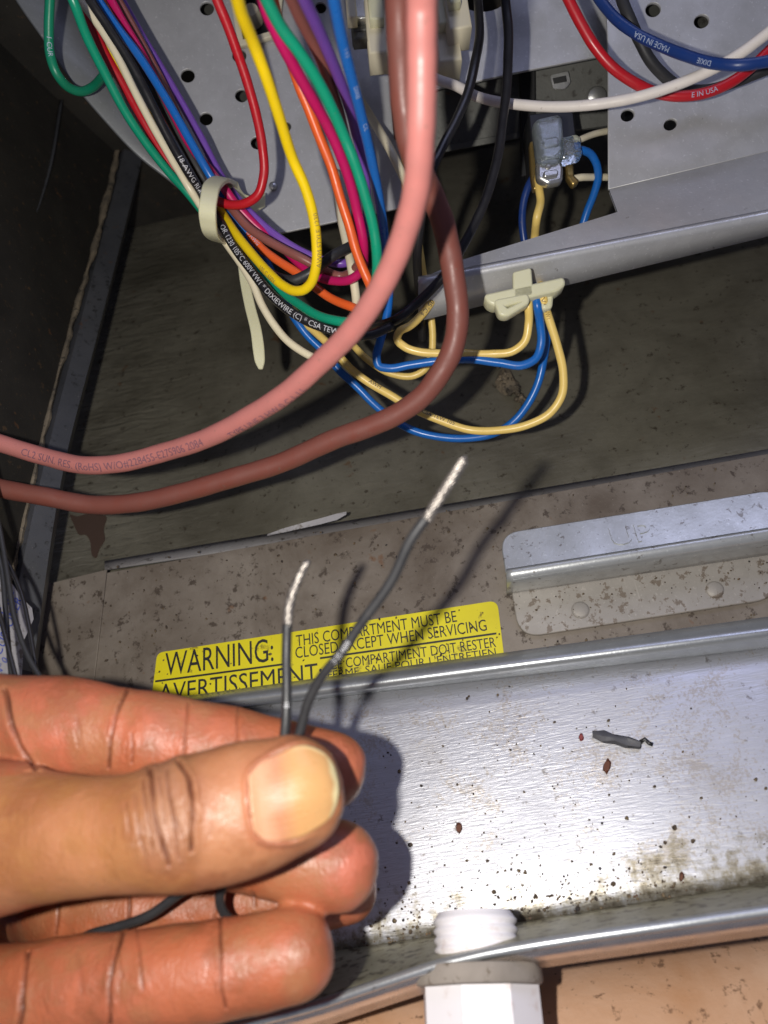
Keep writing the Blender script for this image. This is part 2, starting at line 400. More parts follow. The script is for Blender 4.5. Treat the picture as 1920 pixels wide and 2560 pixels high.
# glue residue along the wall edge, a ragged raised strip
def ragged(name, centre, width, mat, hgt, n=120):
    A = interp_path(fill_depth(centre), per=n); V = []; F = []
    w1 = np.convolve(rng.uniform(.05, 1, n + 5), np.ones(5) / 5, 'valid'); w2 = np.convolve(rng.uniform(.05, 1, n + 5), np.ones(3) / 3, 'valid')
    for i, a in enumerate(A):
        x, y, d = a; k = width * (.25 + 1.1 * max(0, w1[i] - .25))
        k2 = width * (.25 + 1.1 * max(0, w2[i] - .25))
        V += [P(x - k, y, d + .001), P(x - k * .4, y, d - hgt * (.6 + rng.random() * .6)), P(x + k2 * .4, y, d - hgt * (.6 + rng.random() * .6)), P(x + k2, y, d + .001)]
    for i in range(n):
        for k in range(3): F.append((4*i+k, 4*i+k+1, 4*i+k+5, 4*i+k+4))
    return mesh_obj(name, V, F, mat, None, True, 60)
g = ragged('glue_residue', [(296, 375, .41), (240, 600, .370), (168, 850, .331), (98, 1130, .287), (20, 1480, .256)], 13, M_strip, .0012)
tag(g, kind='structure')
tag(loft('wall_seam', [[(150, 250, .39), (120, 420, .362), (40, 650, .318), (-40, 860, .285)], [(156, 250, .387), (127, 420, .359), (46, 650, .315), (-34, 860, .282)]], M_blueflange, thick=.0005), kind='structure')

# ---- panel with handle and warning label
panel = empty('access_panel', PL_taupe.hit(900, 1500))
tag(panel, 'dirty taupe metal panel bearing the yellow warning label and a folded grip', 'panel')
sheet('panel_sheet', PL_taupe, [(60, 1470), (2200, 1085), (2200, 1600), (40, 1900)], M_taupe, panel, thick=.001)
sheet('side_strip', PL_taupe, [(120, 1460), (266, 1425), (222, 1800), (60, 1800)], M_taupe, panel, thick=.0006, off=.0006)
OFF = .0001
PL_lab = PL_taupe
lab = sheet('warning_label', PL_lab, rounded([(393, 1632), (1243, 1501), (1266, 1690), (372, 1800)], [16, 22, 4, 4]), M_yel, panel, thick=.0002, bevel=.00003, off=.0002)
lab['label'] = 'yellow warning label with black lettering in two languages'
TX = [("WARNING:", (412, 1690), (684, 1652), 58), ("AVERTISSEMENT:", (396, 1757), (806, 1702), 46),
      ("THIS COMPARTMENT MUST BE", (741, 1616), (1143, 1554), 28), ("CLOSED EXCEPT WHEN SERVICING", (739, 1646), (1218, 1576), 28),
      ("CE COMPARTIMENT DOIT RESTER", (826, 1675), (1241, 1617), 25), ("FERME, SAUF POUR L'ENTRETIEN", (820, 1698), (1241, 1640), 20)]
V, F = join_meshes([flat_text(t, PL_lab, a, b, h, .00028) for t, a, b, h in TX])
mesh_obj('lettering', V, F, M_ink, lab, False)
def strip_px(pl, a, b, wpx, off):
    return [pl.hit(a[0], a[1], off), pl.hit(b[0], b[1], off), pl.hit(b[0], b[1] + wpx, off), pl.hit(a[0], a[1] + wpx, off)]
mesh_obj('ruled_line', strip_px(PL_lab, (388, 1701), (724, 1656), 5, .00028) + strip_px(PL_lab, (800, 1643), (1241, 1581), 5, .00028), [(0, 1, 2, 3), (4, 5, 6, 7)], M_ink, lab, False)

# grip: face, bend, base flange with two rivets
grip = empty('handle', PL_taupe.hit(1600, 1450)); setparent(grip, panel); grip['label'] = 'folded zinc grip stamped UP'
PL_tab = Plane((1265, 1428, .2555), (1920, 1324, .2450), (1560, 1300, .2580))
tab_out = rounded([(1266, 1428), (1252, 1336), (1826, 1241), (1930, 1228), (1968, 1318)], [2, 62, 0, 95, 2], 10)
tab_out = rounded([(1266, 1430), (1251, 1336), (1946, 1224), (1962, 1320)], [2, 68, 88, 2], 10)
sheet('grip_face', PL_tab, tab_out, M_handle, grip, thick=.0014, bevel=.0003)
dl = PL_tab.depth
gb = lambda y0, y1, d: [(1266, y0, dl(1266, 1428) + d), (1962, y1, dl(1962, 1318) + d)]
loft('grip_bend', [gb(1426, 1316, .0003), gb(1432, 1322, -.0004), gb(1438, 1328, -.0006), gb(1445, 1335, -.0005), gb(1452, 1342, .0001), gb(1462, 1352, .0024), gb(1475, 1366, .0072), gb(1487, 1380, .0125)], M_handle, grip, thick=.0012, sharp=70)
sheet('grip_base', PL_taupe, rounded([(1282, 1480), (1300, 1592), (1945, 1492), (1972, 1372)], [2, 70, 70, 2], 10), M_handle_d, grip, thick=.0012, bevel=.0003, off=.0014)
def dome(name, pl, x, y, rpx, h, mat, parent, off=0.0, n=22, flat=.55):
    c = pl.hit(x, y, off); r = MM(rpx, pl.depth(x, y)); V, F = [], []
    prof = [(1, 0), (.97, .45), (.85, .8), (flat, 1.0), (0, 1.0)]
    for q, z in prof[:-1]:
        for k in range(n):
            a = 2 * math.pi * k / n; V.append(c + (pl.ex * math.cos(a) + pl.ey * math.sin(a)) * r * q + pl.n * (h * z))
    for i in range(len(prof) - 2):
        for k in range(n): F.append((i*n+k, i*n+(k+1) % n, (i+1)*n+(k+1) % n, (i+1)*n+k))
    F.append(tuple((len(prof)-2)*n + k for k in range(n)))
    return mesh_obj(name, V, F, mat, parent, True, 35)
for x, y in ((1451, 1525), (1787, 1474)): dome('rivet', PL_taupe, x, y, 22, .0006, M_handle_d, grip, .0014, flat=.75)
# stamped letters
V, F = flat_text("UP", PL_tab, (1534, 1365), (1634, 1349), 44, .0)
st = mesh_obj('stamped_letters', V, F, M_handle, grip, False)
md = st.modifiers.new('s', 'SOLIDIFY'); md.thickness = .0007; md.offset = 0

# ---- the pan: rim, face, bottom bend and lip
def ln(x0, y0, x1, y1):
    return lambda x: y0 + (y1 - y0) * (x - x0) / (x1 - x0)
L_top, L_hi, L_fold = ln(1200, 1643, 1920, 1545), ln(1200, 1675, 1920, 1582), ln(1200, 1704, 1920, 1622)
XL, XR = -250, 2250
L_bot = ln(900, 2376, 1920, 2212)
DT, DB = .2552, .2165
def tx0(x): return -(x - 960) * 2.3e-5      # the pan is turned a little towards the right
PL_pan = Plane((300, L_fold(300), DT + tx0(300)), (1900, L_fold(1900), DT + tx0(1900)), (1200, L_bot(1200), DB + tx0(1200)))
def rail(f, d):
    return [(x, f(x), d - DT + PL_pan.depth(x, L_fold(x))) for x in np.linspace(XL, XR, 9)]
pan = empty('sheet_metal_pan', P(1300, 2000, .235))
tag(pan, 'bright brushed zinc pan with dirt specks, below the warning panel', 'pan')
hi = .2512
loft('rim', [rail(lambda x: L_top(x) + 3, .2575), rail(L_top, .2563), rail(lambda x: (L_top(x) + L_hi(x)) / 2 - 3, .2534)] +
     [rail(lambda x, q=q: L_hi(x) + q, hi + dd_) for q, dd_ in ((-12, .0010), (-7, .0003), (-2, .00005), (3, 0), (8, .0003), (13, .0011))] +
     [rail(lambda x: L_fold(x) - 8, .2548), rail(L_fold, DT + .0004)], M_rim, pan, n=60, thick=.0007, sharp=70)
def lerp_rail(t):
    return [(x, y, PL_pan.depth(x, y)) for x in np.linspace(XL, XR, 9) for y in [L_fold(x) * (1 - t) + L_bot(x) * t]]
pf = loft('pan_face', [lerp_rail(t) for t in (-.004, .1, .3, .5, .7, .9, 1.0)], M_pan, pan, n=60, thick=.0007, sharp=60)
lip = [(-250, 2690), (200, 2640), (420, 2598), (560, 2570), (680, 2540), (800, 2507), (900, 2473), (1000, 2440), (1100, 2408), (1200, 2384), (1300, 2365), (1400, 2349), (1600, 2320), (1920, 2274), (2250, 2228)]
bot = [(x, L_bot(x)) for x, _ in lip]
def mixr(t, d): return [(x, b[1] * (1 - t) + y * t, d - DB + PL_pan.depth(x, L_bot(x))) for (x, y), b in zip(lip, bot)]
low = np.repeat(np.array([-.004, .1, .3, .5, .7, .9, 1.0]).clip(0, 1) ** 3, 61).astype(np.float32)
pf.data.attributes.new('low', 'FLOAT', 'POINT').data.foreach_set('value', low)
def lipr(o, d): return [(x, y + o, d - DB + PL_pan.depth(x, L_bot(x))) for x, y in lip]
loft('pan_lip', [mixr(-.05, DB + .0004), mixr(.1, .2135), mixr(.25, .208), mixr(.6, .196), mixr(.9, .186), lipr(0, .1835)], M_grime_refl, pan, n=90, thick=.0009, sharp=70)
loft('lip_edge', [lipr(-7, .1843), lipr(-4, .1834), lipr(8, .18285), lipr(12, .1831), lipr(14, .1842)], M_rim, pan, n=90, thick=.0006, sharp=80)
loft('lip_turn', [lipr(10, .1850), lipr(35, .1875), lipr(60, .1905)], M_turn, pan, n=90, thick=.0006)
# ground seen under the lip
tag(loft('ground', [[(-800, 2520, .24), (900, 2380, .24), (2600, 2150, .24)], [(-800, 2750, .205), (900, 2600, .205), (2600, 2380, .205)], [(-800, 3300, .17), (900, 3200, .17), (2600, 3000, .17)]], M_ground, n=30, thick=.002), kind='structure')

# ---- PVC fitting through the lip
def lathe_axis(name, base, axis, prof, mat, parent, n=40, sharp=35, sides=None):
    ax = axis.normalized(); e1 = (RT - ax * RT.dot(ax)).normalized(); e2 = ax.cross(e1); n = sides or n; V, F = [], []
    for r, z in prof:
        for k in range(n):
            a = 2 * math.pi * (k + .5) / n; V.append(base + ax * z + (e1 * math.cos(a) + e2 * math.sin(a)) * r)
    for i in range(len(prof) - 1):
        for k in range(n): F.append((i*n+k, i*n+(k+1) % n, (i+1)*n+(k+1) % n, (i+1)*n+k))
    F.append(tuple(range(n - 1, -1, -1))); F.append(tuple((len(prof)-1)*n+k for k in range(n)))
    return mesh_obj(name, V, F, mat, parent, True, sharp)
fit = empty('conduit_fitting', P(1190, 2420, .190)); tag(fit, 'white threaded plastic pipe fitting poking through the pan lip', 'pipe fitting')
FA = (UP * 1.0 + FW * .68 - RT * .02).normalized(); FB = P(1192, 2372, .1905)
rt = MM(106, .19)
prof = []
for i in range(6):
    z = -.0042 + i * .00165
    prof += [(rt * .945, z), (rt * 1.0, z + .0005), (rt * 1.0, z + .0009), (rt * .945, z + .0014)]
prof += [(rt * .9, prof[-1][1] + .0006), (rt * .88, prof[-1][1] + .0009), (rt * .74, prof[-1][1] + .0009), (rt * .72, prof[-1][1] - .006)]
lathe_axis('thread', FB, FA, prof, M_pvc, fit, sharp=50)
rg = MM(160, .187)
lathe_axis('gasket', P(1195, 2441, .187), FA, [(rg * .9, -.0017), (rg * .98, -.0015), (rg, -.0010), (rg, .0012), (rg * .98, .0017), (rg * .9, .0019)], M_gasket, fit)
rb = MM(150, .187)
lathe_axis('hex_body', P(1198, 2452, .188), FA, [(rb * .95, .0002), (rb, -.0004), (rb, -.0115), (rb * .97, -.0125), (rb * .97, -.024), (rb, -.025), (rb, -.04)], M_pvc, fit, sides=8, sharp=25)

# ================================================================== CONTROL BOX
box = empty('control_box', P(900, 200, .29)); tag(box, 'grey galvanised control box with punched holes above the dark compartment', 'control box')
PL_A = Plane((285, 0, .302), (850, 0, .302), (690, 580, .292))
fold = [(205, -150), (285, 0), (330, 85), (400, 205), (455, 305), (520, 420), (580, 500), (640, 552), (695, 583)]
outlA = fold + [(860, 548), (1012, 516), (1012, -150)]
hA = [(517, 21, 19), (469, 189, 19), (515, 297, 18), (598, 139, 19), (604, 239, 18), (643, 357, 18), (715, 316, 14), (801, 19, 16)]
sheet('punched_plate', PL_A, outlA, M_plate, box, holes=[ell(x, y, r, r * .95, 20) for x, y, r in hA] + [[(577, -60), (606, 100), (684, 76), (700, -60)], rounded([(976, 240), (1000, 236), (1004, 350), (984, 352)], 10)], thick=.0009)
PLA2 = Plane((285, 0, .312), (850, 0, .312), (690, 580, .302))
PLA3 = Plane((285, 0, .319), (850, 0, .319), (690, 580, .312))
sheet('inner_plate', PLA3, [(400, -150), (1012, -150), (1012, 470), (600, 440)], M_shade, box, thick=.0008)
outer = [(-40, -150), (42, 0), (110, 98), (196, 222), (262, 300), (345, 388), (430, 456), (500, 520), (600, 590)]
fr = [(x, y, PL_A.depth(x, y)) for x, y in fold]
mid1 = [((x * .9 + a * .1), (y * .9 + b * .1), PL_A.depth(x, y) - .003) for (x, y), (a, b) in zip(fold, outer)]
ofd = [.262, .262, .263, .265, .268, .272, .277, .283, .288]
mid2 = [((x * .5 + a * .5), (y * .5 + b * .5), (PL_A.depth(x, y) + dd) / 2 - .002) for (x, y), (a, b), dd in zip(fold, outer, ofd)]
loft('side_flange', [fr, mid1, mid2, [(a, b, dd) for (a, b), dd in zip(outer, ofd)]], M_flange_shaded, box, n=60, thick=.0009)
# square cut-out with cream bezel and what shows in it
PLbz = Plane((577, 0, .298), (690, 0, .298), (606, 100, .297))
sheet('bezel', PLbz, [(568, -60), (598, 112), (694, 84), (710, -60)], M_cream, box, holes=[[(580, -58), (606, 100), (682, 77), (696, -58)]], thick=.002, bevel=.0003)
sheet('relay_socket', PLA2, [(572, -60), (600, 106), (690, 80), (706, -60)], M_black, box, thick=.001)
dome('socket_button', PLA2, 634, 52, 24, .005, M_cream, box, .0, flat=.7)
dome('screw', PL_A, 683, 467, 11, .0012, M_silver, box)
# upper middle plate, dark bracket under it
PL_B = Plane((1000, 0, .288), (1520, 0, .284), (1180, 200, .284))
sheet('upper_plate', PL_B, [(985, -150), (1540, -150), (1540, 132), (1310, 176), (1180, 204), (1110, 216), (985, 250)], M_plate, box, holes=[ell(1205, -4, 60, 34)], thick=.0009)
PL_Br = Plane((1000, 200, .30), (1520, 150, .296), (1180, 390, .308))
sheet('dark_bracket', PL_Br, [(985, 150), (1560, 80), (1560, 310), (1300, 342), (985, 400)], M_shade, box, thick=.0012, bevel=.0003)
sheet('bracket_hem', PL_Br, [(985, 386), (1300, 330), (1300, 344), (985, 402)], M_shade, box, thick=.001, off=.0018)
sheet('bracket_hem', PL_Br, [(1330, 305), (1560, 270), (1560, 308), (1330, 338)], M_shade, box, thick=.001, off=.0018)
sheet('spring_tab', PL_Br, rounded([(1376, 188), (1420, 178), (1426, 206), (1412, 222), (1384, 222)], 5), M_silver, box, thick=.001, off=.002)
sheet('tab_slot', PL_Br, [(1384, 196), (1414, 190), (1416, 202), (1386, 208)], M_black, box, thick=.0006, off=.0026)
sheet('post', PL_Br, [(1302, 170), (1336, 165), (1338, 430), (1306, 440)], M_hole, box, thick=.003, off=.004)
dome('bolt_head', PL_Br, 1490, 244, 26, .002, M_silver, box, .0006)
# right plate
PL_C = Plane((1520, 150, .264), (1920, 50, .264), (1520, 470, .259))
sheet('right_plate', PL_C, [(1508, -150), (1521, 110), (1523, 471), (2250, 298), (2250, -150)], M_plateR, box,
      holes=[ell(1633, 24, 21, 19, -30), ell(1754, 53, 21, 18, -30), ell(1569, 288, 19, 16, -30), ell(1676, 311, 19, 15, -30)], thick=.0009)
PLC2 = Plane((1520, 150, .277), (1920, 50, .277), (1520, 470, .277))
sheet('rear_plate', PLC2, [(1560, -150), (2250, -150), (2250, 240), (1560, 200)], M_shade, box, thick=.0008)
PL_ch = Plane((1522, 472, .2592), (1920, 375, .2592), (1520, 606, .2445))
Lh = ln(1180, 672, 1920, 530)
sheet('channel_top', PL_ch, [(1046, 700), (1160, 648), (1544, 530), (1523, 474), (2250, 300), (2250, Lh(2250)), (1046, Lh(1046) + 2)], M_chan, box, thick=.0009)
def chd(x, off=0): return PL_ch.depth(x, Lh(x)) + off
Lb = ln(1167, 772, 1920, 588)
def crail(f, off): return [(1046, f(1046), chd(1046, off)), (1500, f(1500), chd(1500, off)), (2250, f(2250), chd(2250, off))]
loft('channel_front', [crail(lambda x: Lh(x) - 3, .0004), crail(lambda x: Lh(x) + 3, -.0008), crail(lambda x: Lh(x) + 10, -.0010), crail(lambda x: Lh(x) + 18, -.0004),
                       crail(lambda x: Lb(x) * .5 + Lh(x) * .5, .003), crail(Lb, .0075)], M_chan, box, n=50, thick=.0008, sharp=70)
# moulded connectors at the top
def block(name, x0, y0, x1, y1, d, thick, mat, parent, rot=0, bev=.0005, extra=()):
    cx, cy = (x0 + x1) / 2, (y0 + y1) / 2; c, s = math.cos(math.radians(rot)), math.sin(math.radians(rot))
    pts = [(cx + (x - cx) * c - (y - cy) * s, cy + (x - cx) * s + (y - cy) * c) for x, y in ((x0, y0), (x1, y0), (x1, y1), (x0, y1))]
    pl = Plane((cx, cy, d), (cx + 50, cy, d), (cx, cy + 50, d - .002))
    return sheet(name, pl, pts, mat, parent, holes=extra, thick=thick, bevel=bev)
def plug(x0, y0, x1, y1, d, rot, label):
    t = empty('plug_connector', P((x0+x1)/2, (y0+y1)/2, d)); tag(t, label, 'connector', 'cream plastic plugs at the top')
    block('housing', x0, y0, x1, y1, d, .008, M_cream, t, rot)
    block('latch', x0 + 6, y0, x0 + 6 + (x1 - x0) * .4, y0 + (y1 - y0) * .55, d - .003, .004, M_nylon, t, rot)
    for k in range(2):
        yy = y0 + (y1 - y0) * (.7 + .14 * k)
        block('rib', x0 + 3, yy, x1 - 8, yy + 6, d - .0012, .004, M_cream, t, rot, .0003)
    block('pin_slot', x1 - 18, y0 + (y1-y0) * .15, x1 - 6, y0 + (y1-y0) * .4, d - .0006, .001, M_black, t, rot, .0001)
plug(918, -60, 984, 126, .262, -6, 'cream plug connector left of the pink cable')
plug(1088, -60, 1138, 148, .262, -7, 'long cream plug connector just right of the pink cable')
plug(1116, -80, 1164, 66, .256, -9, 'short cream plug connector beside the black wire hole')
t = empty('terminal_block', P(905, 40, .268)); tag(t, 'dark metal terminal piece with a cream side, left of the plug connectors', 'terminal')
block('base', 878, -60, 926, 70, .268, .006, M_shade, t, -5); block('screw_plate', 884, -10, 918, 40, .264, .003, M_silver, t, -5); block('foot', 886, 66, 912, 92, .266, .004, M_shade, t, -5)
block('side_block', 868, -60, 884, 38, .262, .004, M_cream, t, -5)

# ---- cream nylon clip on the channel
clip = empty('wire_clip', P(1310, 720, .245)); tag(clip, 'cream nylon wire clip hooked on the lower edge of the grey channel', 'clip')
PLcl = Plane((1215, 739, .240), (1407, 703, .240), (1310, 790, .2385))
sheet('tongue', PLcl, rounded([(1286, 682), (1325, 672), (1330, 736), (1288, 744)], 4), M_nylon, clip, thick=.002, bevel=.0004, off=.001)
sheet('bar', PLcl, rounded([(1216, 739), (1398, 699), (1406, 697), (1409, 708), (1392, 722), (1236, 758), (1224, 752)], 6), M_nylon, clip, thick=.005, bevel=.0006, off=.001)
sheet('hook', PLcl, rounded([(1240, 752), (1318, 737), (1320, 754), (1268, 786), (1252, 784)], 7), M_nylon, clip, holes=[rounded([(1256, 762), (1304, 749), (1308, 755), (1268, 775)], 3)], thick=.0035, bevel=.0005, off=.0015)
sheet('leg', PLcl, rounded([(1352, 728), (1380, 722), (1376, 764), (1360, 768)], 5), M_nylon, clip, thick=.004, bevel=.0006, off=-.0015)

# ---- blue insulated terminal and the lugs around it
term = empty('spade_terminal', P(1375, 350, .262)); tag(term, 'translucent blue insulated spade terminal plugged onto the switch', 'terminal')
PLt = Plane((1370, 300, .262), (1420, 300, .262), (1370, 400, .259))
sheet('lug', PLt, rounded([(1348, 310), (1394, 300), (1398, 378), (1386, 392), (1362, 394)], 6), M_silver, term, thick=.003, bevel=.0007, off=.001)
sheet('lug_rib', PLt, rounded([(1360, 352), (1392, 347), (1393, 362), (1362, 368)], 4), M_silver, term, thick=.0015, bevel=.0005, off=.0018)
sheet('sleeve', PLt, rounded([(1345, 304), (1397, 292), (1402, 382), (1392, 392), (1356, 396)], 8), M_bluetr, term, thick=.0045, bevel=.0012, off=.0026)
sheet('barrel', PLt, rounded([(1407, 350), (1442, 341), (1447, 380), (1410, 389)], 6), M_bluetr, term, thick=.004, bevel=.0012, off=.002)
sheet('crimp', PLt, rounded([(1349, 404), (1392, 398), (1402, 420), (1400, 446), (1372, 452), (1350, 440)], 5), M_silver, term, thick=.003, bevel=.0008, off=.001)
dome('crimp_dimple', PLt, 1370, 416, 8, .0006, M_silver, term, .001)
sheet('crimp_rib', PLt, rounded([(1362, 430), (1392, 425), (1393, 434), (1363, 439)], 3), M_silver, term, thick=.0015, bevel=.0004, off=.0018)
sw = empty('switch_body', P(1420, 340, .275)); tag(sw, 'small black switch body behind the blue terminal with brass tabs', 'switch')
block('case', 1330, 282, 1436, 385, .276, .010, M_black, sw, -6)
PLt2 = Plane((1340, 360, .266), (1430, 360, .266), (1340, 450, .264))
sheet('brass_tab', PLt2, rounded([(1329, 356), (1338, 354), (1352, 400), (1350, 446), (1338, 470), (1333, 440)], 3), M_brass, sw, thick=.0025, bevel=.0005)
sheet('brass_tab', PLt2, rounded([(1415, 390), (1428, 388), (1432, 440), (1444, 452), (1434, 458), (1422, 440)], 3), M_brass, sw, thick=.0025, bevel=.0005)

# ================================================================== WIRES
G1 = 'harness wires through the cable tie'
def wire(label, pts, px, d_at, mat, group=None, texts=(), name='wire', cat='wire', n=14):
    """pts: (x, y[, depth]); px = apparent width at depth d_at; texts: (string, start, height ratio, flip, angle, ink)"""
    p = path3(pts); r = MM(px, d_at) / 2; q = np.linspace(0, len(p) / 9, len(p))
    for k in range(3): p[:, k] += r * .10 * (np.sin(q * 14 / px + rng.uniform(0, 6)) + .4 * np.sin(q * 33 / px + rng.uniform(0, 6)))
    rr = r * (1 + .012 * np.sin(np.arange(len(p)) * .7 + len(p)))
    V, F = sweep(p, rr, n)
    o = mesh_obj(name, V, F, WC[mat], None, True); tag(o, label, cat, group)
    lst = {}
    for s, s0, h, fl, a0, ink in texts:
        lst.setdefault(ink.name, (ink, []))[1].append(path_text(s, p, r * 1.012, s0, h * 2 * r, fl, a0))
    for ink, q in lst.values():
        V, F = join_meshes(q); mesh_obj('lettering', V, F, ink, o, False)
    return o, p, r

W = 23.0; D = .245      # 23 px at depth .245
wire('green wire in a short U loop at the top left', [(128, -60, .236), (126, 0, .238), (123, 77), (125, 135), (143, 189, .246), (174, 222), (201, 230), (228, 220), (251, 197, .262), (275, 160, .264), (300, 110, .275)], 24, .24, 'green', None,
     [("1 CUR", .22, .5, False, .1, M_inkpale)])
wire('green wire at the left edge of the bundle, curving under the black printed one', [(150, -70, .222), (183, 0, .225), (216, 85), (262, 181, .24), (316, 285), (366, 359), (420, 428), (471, 486, .268), (520, 548, .272), (580, 622, .264), (640, 672, .254), (665, 691), (699, 726), (746, 760), (793, 789), (831, 801, .232), (875, 805), (915, 785, .226), (938, 720, .222), (941, 637, .216), (932, 571), (913, 494), (886, 405), (855, 328, .198), (820, 251), (785, 185), (747, 127), (704, 69, .175), (666, 0), (635, -60, .162)], W, D, 'teal', G1)
wire('red wire between the green and cream ones in the left bundle', [(180, -50, .25), (228, 60, .25), (270, 147), (316, 228), (359, 305), (405, 382), (446, 442, .266), (500, 512, .270), (560, 582, .276)], 23, .255, 'red', G1)
wire('yellow wire looping below the tie and rising again to the top', [(165, -50, .247), (193, 8, .25), (216, 42), (247, 93), (285, 154), (340, 244), (395, 330), (450, 415), (505, 485, .266), (548, 524, .258), (586, 578, .248), (637, 641), (674, 682), (709, 713, .232), (735, 726), (760, 724), (778, 708), (789, 676, .222), (791, 604), (782, 541), (762, 472), (731, 400, .205), (700, 300), (668, 200), (632, 100, .175), (605, 30), (585, -50, .155)], W, D, 'yellow', G1,
     [("AWM STYLE 1230", .655, .45, False, -.5, M_inkbrown), ("105 C 600V", .53, .45, False, -.5, M_inkbrown)])
wire('cream wire down the middle of the left bundle, ending in a low sag', [(170, -50, .243), (200, 0, .244), (231, 42), (285, 127), (339, 231), (390, 328), (432, 401), (474, 470, .256), (508, 524, .260), (543, 577, .257), (574, 622), (605, 666), (630, 707), (655, 763), (684, 810), (718, 851, .25), (756, 879), (793, 898), (822, 908, .247)], 20, .25, 'cream', G1)
wire('black wire with white printed text along its length', [(196, -50, .235), (224, 0, .236), (270, 69), (324, 154), (370, 239), (420, 339), (463, 417, .252), (508, 492, .258), (552, 560, .248), (583, 616), (627, 676), (665, 726, .238), (712, 770), (762, 801), (809, 820), (856, 832, .232), (920, 838, .235), (980, 815, .24)], W, D, 'black', G1,
     [("18 AWG RI AWM STYLE", .335, .55, False, .25, M_inkwhite), ("OR 1230 105°C 600V VW1 * DIXIEWIRE (C) * CSA TEW", .545, .56, False, 0, M_inkwhite)])
wire('second black wire tucked beside the blue one in the left bundle', [(205, -50, .252), (243, 0, .254), (300, 85), (350, 165), (400, 250), (450, 340), (500, 430, .268), (545, 510, .274), (590, 590, .272), (640, 655, .262), (696, 695, .25), (731, 701, .246), (762, 689), (793, 669), (834, 638, .244), (878, 614, .25), (920, 596, .262)], 25, .255, 'darkgrey', G1)
wire('blue wire in the left bundle that sweeps out to the lower loop', [(212, -50, .243), (247, 0, .244), (293, 66), (347, 139), (390, 208), (436, 285), (478, 359), (525, 440, .256), (558, 491, .26), (583, 538), (618, 585), (655, 632, .264), (700, 725, .268), (740, 801, .266), (768, 839), (809, 880), (850, 930), (890, 967), (937, 1014), (984, 1050, .272), (1031, 1075), (1103, 1092), (1175, 1094), (1241, 1080), (1284, 1053, .268), (1317, 1014), (1345, 959), (1358, 905, .262), (1366, 840), (1362, 780, .25), (1356, 735, .246)], 21, .255, 'blue', G1)
wire('magenta wire marked 600V emerging from the tie', [(245, -50, .252), (278, 0, .253), (309, 58), (345, 120), (386, 198), (430, 280), (480, 370), (530, 432, .262), (562, 472, .256), (590, 510), (621, 544), (655, 576), (699, 610, .264), (745, 655), (790, 690, .256), (830, 702), (875, 700), (905, 675, .245), (909, 633, .238), (890, 521), (870, 444), (847, 378), (820, 316, .212), (785, 251), (747, 185), (708, 116, .19), (674, 46), (640, -50, .175)], W, D, 'magenta', G1,
     [("14", .262, .5, False, .1, M_inkpale), ("600V", .31, .55, False, .1, M_inkpale)])
wire('dull brown wire between the magenta and orange ones', [(262, -50, .262), (300, 10, .262), (360, 120), (420, 235), (470, 340), (530, 450, .268), (587, 532, .256), (621, 569), (662, 597), (706, 622), (762, 651, .252), (800, 672), (860, 690, .256), (893, 665, .25), (893, 560, .238), (880, 440), (862, 340), (845, 270, .215), (824, 208), (805, 154), (778, 100, .19), (751, 50), (728, 0), (705, -60, .165)], W, D, 'mauve', G1)
wire('purple wire on the upper side of the bundle after the tie', [(275, -50, .27), (330, 50, .27), (420, 200), (500, 340), (560, 450, .272), (627, 533, .262), (662, 567), (706, 601), (753, 629), (809, 651, .262), (868, 655, .262), (905, 600, .252), (915, 470, .240), (905, 380), (890, 328, .226), (882, 293), (859, 224), (828, 147, .195), (793, 66), (762, 0), (735, -60, .16)], W, D, 'purple', G1)
wire('orange wire running under the yellow loop and up beside the magenta', [(230, -50, .272), (330, 130, .272), (450, 345), (550, 500, .275), (624, 588, .262), (655, 623), (693, 651), (746, 685, .258), (781, 713), (825, 745, .255), (872, 765), (918, 776, .248), (936, 762, .244), (926, 715, .238), (907, 668), (893, 630), (874, 563), (851, 494), (828, 417, .225), (797, 339), (770, 270), (747, 216, .215), (715, 120), (690, 30, .205), (670, -60, .2)], W, D, 'orange', G1,
     [("(C) AWM 18 AWG", .40, .42, False, .1, M_inkpale)])
wire('red wire curling from the top into the cable tie', [(520, -60, .212), (542, 0, .216), (566, 58), (593, 131), (620, 208), (643, 289), (657, 366, .24), (659, 444, .244), (643, 490), (608, 511, .248), (573, 513), (540, 502, .252), (505, 485, .262)], W, D, 'red', None)
wire('blue wire left of the pink cable, doubling back to the nylon clip', [(825, -60, .158), (836, 0, .165), (855, 96), (878, 193), (901, 289, .20), (920, 366), (940, 455), (955, 540, .23), (966, 637), (974, 720, .25), (966, 800), (950, 855), (941, 892), (946, 914), (969, 920, .254), (1024, 912), (1103, 901), (1175, 898), (1248, 908), (1309, 914), (1340, 897), (1353, 862, .248), (1351, 807), (1342, 745, .243), (1338, 690, .262)], 22, .245, 'blue', None,
     [("DIXIE", .145, .4, False, .3, M_inkpale), ("1 4 3", .09, .35, False, .3, M_inkpale), ("C/L", .2, .4, False, .3, M_inkpale)])
wire('white wire dropping behind the orange one to the pink cable', [(840, 430, .275), (851, 532, .262), (865, 600), (878, 666, .252), (890, 745), (893, 790, .252), (884, 828, .26)], 22, .255, 'cream', None)
wire('cream wire stub between the blue wire and the pink cable', [(900, 250, .29), (940, 315, .28), (966, 358, .272), (1000, 425, .272), (1030, 490, .28)], 22, .275, 'cream', None)
wire('thin pale yellow wire hanging behind the pink cable', [(1000, 180, .285), (1003, 300, .278), (1012, 385), (1010, 445), (1035, 540, .28), (1046, 610, .272), (1062, 710), (1076, 780), (1082, 840), (1078, 890), (1062, 925), (1036, 940), (980, 935), (920, 900, .28), (870, 850, .285)], 18, .275, 'pale', None)
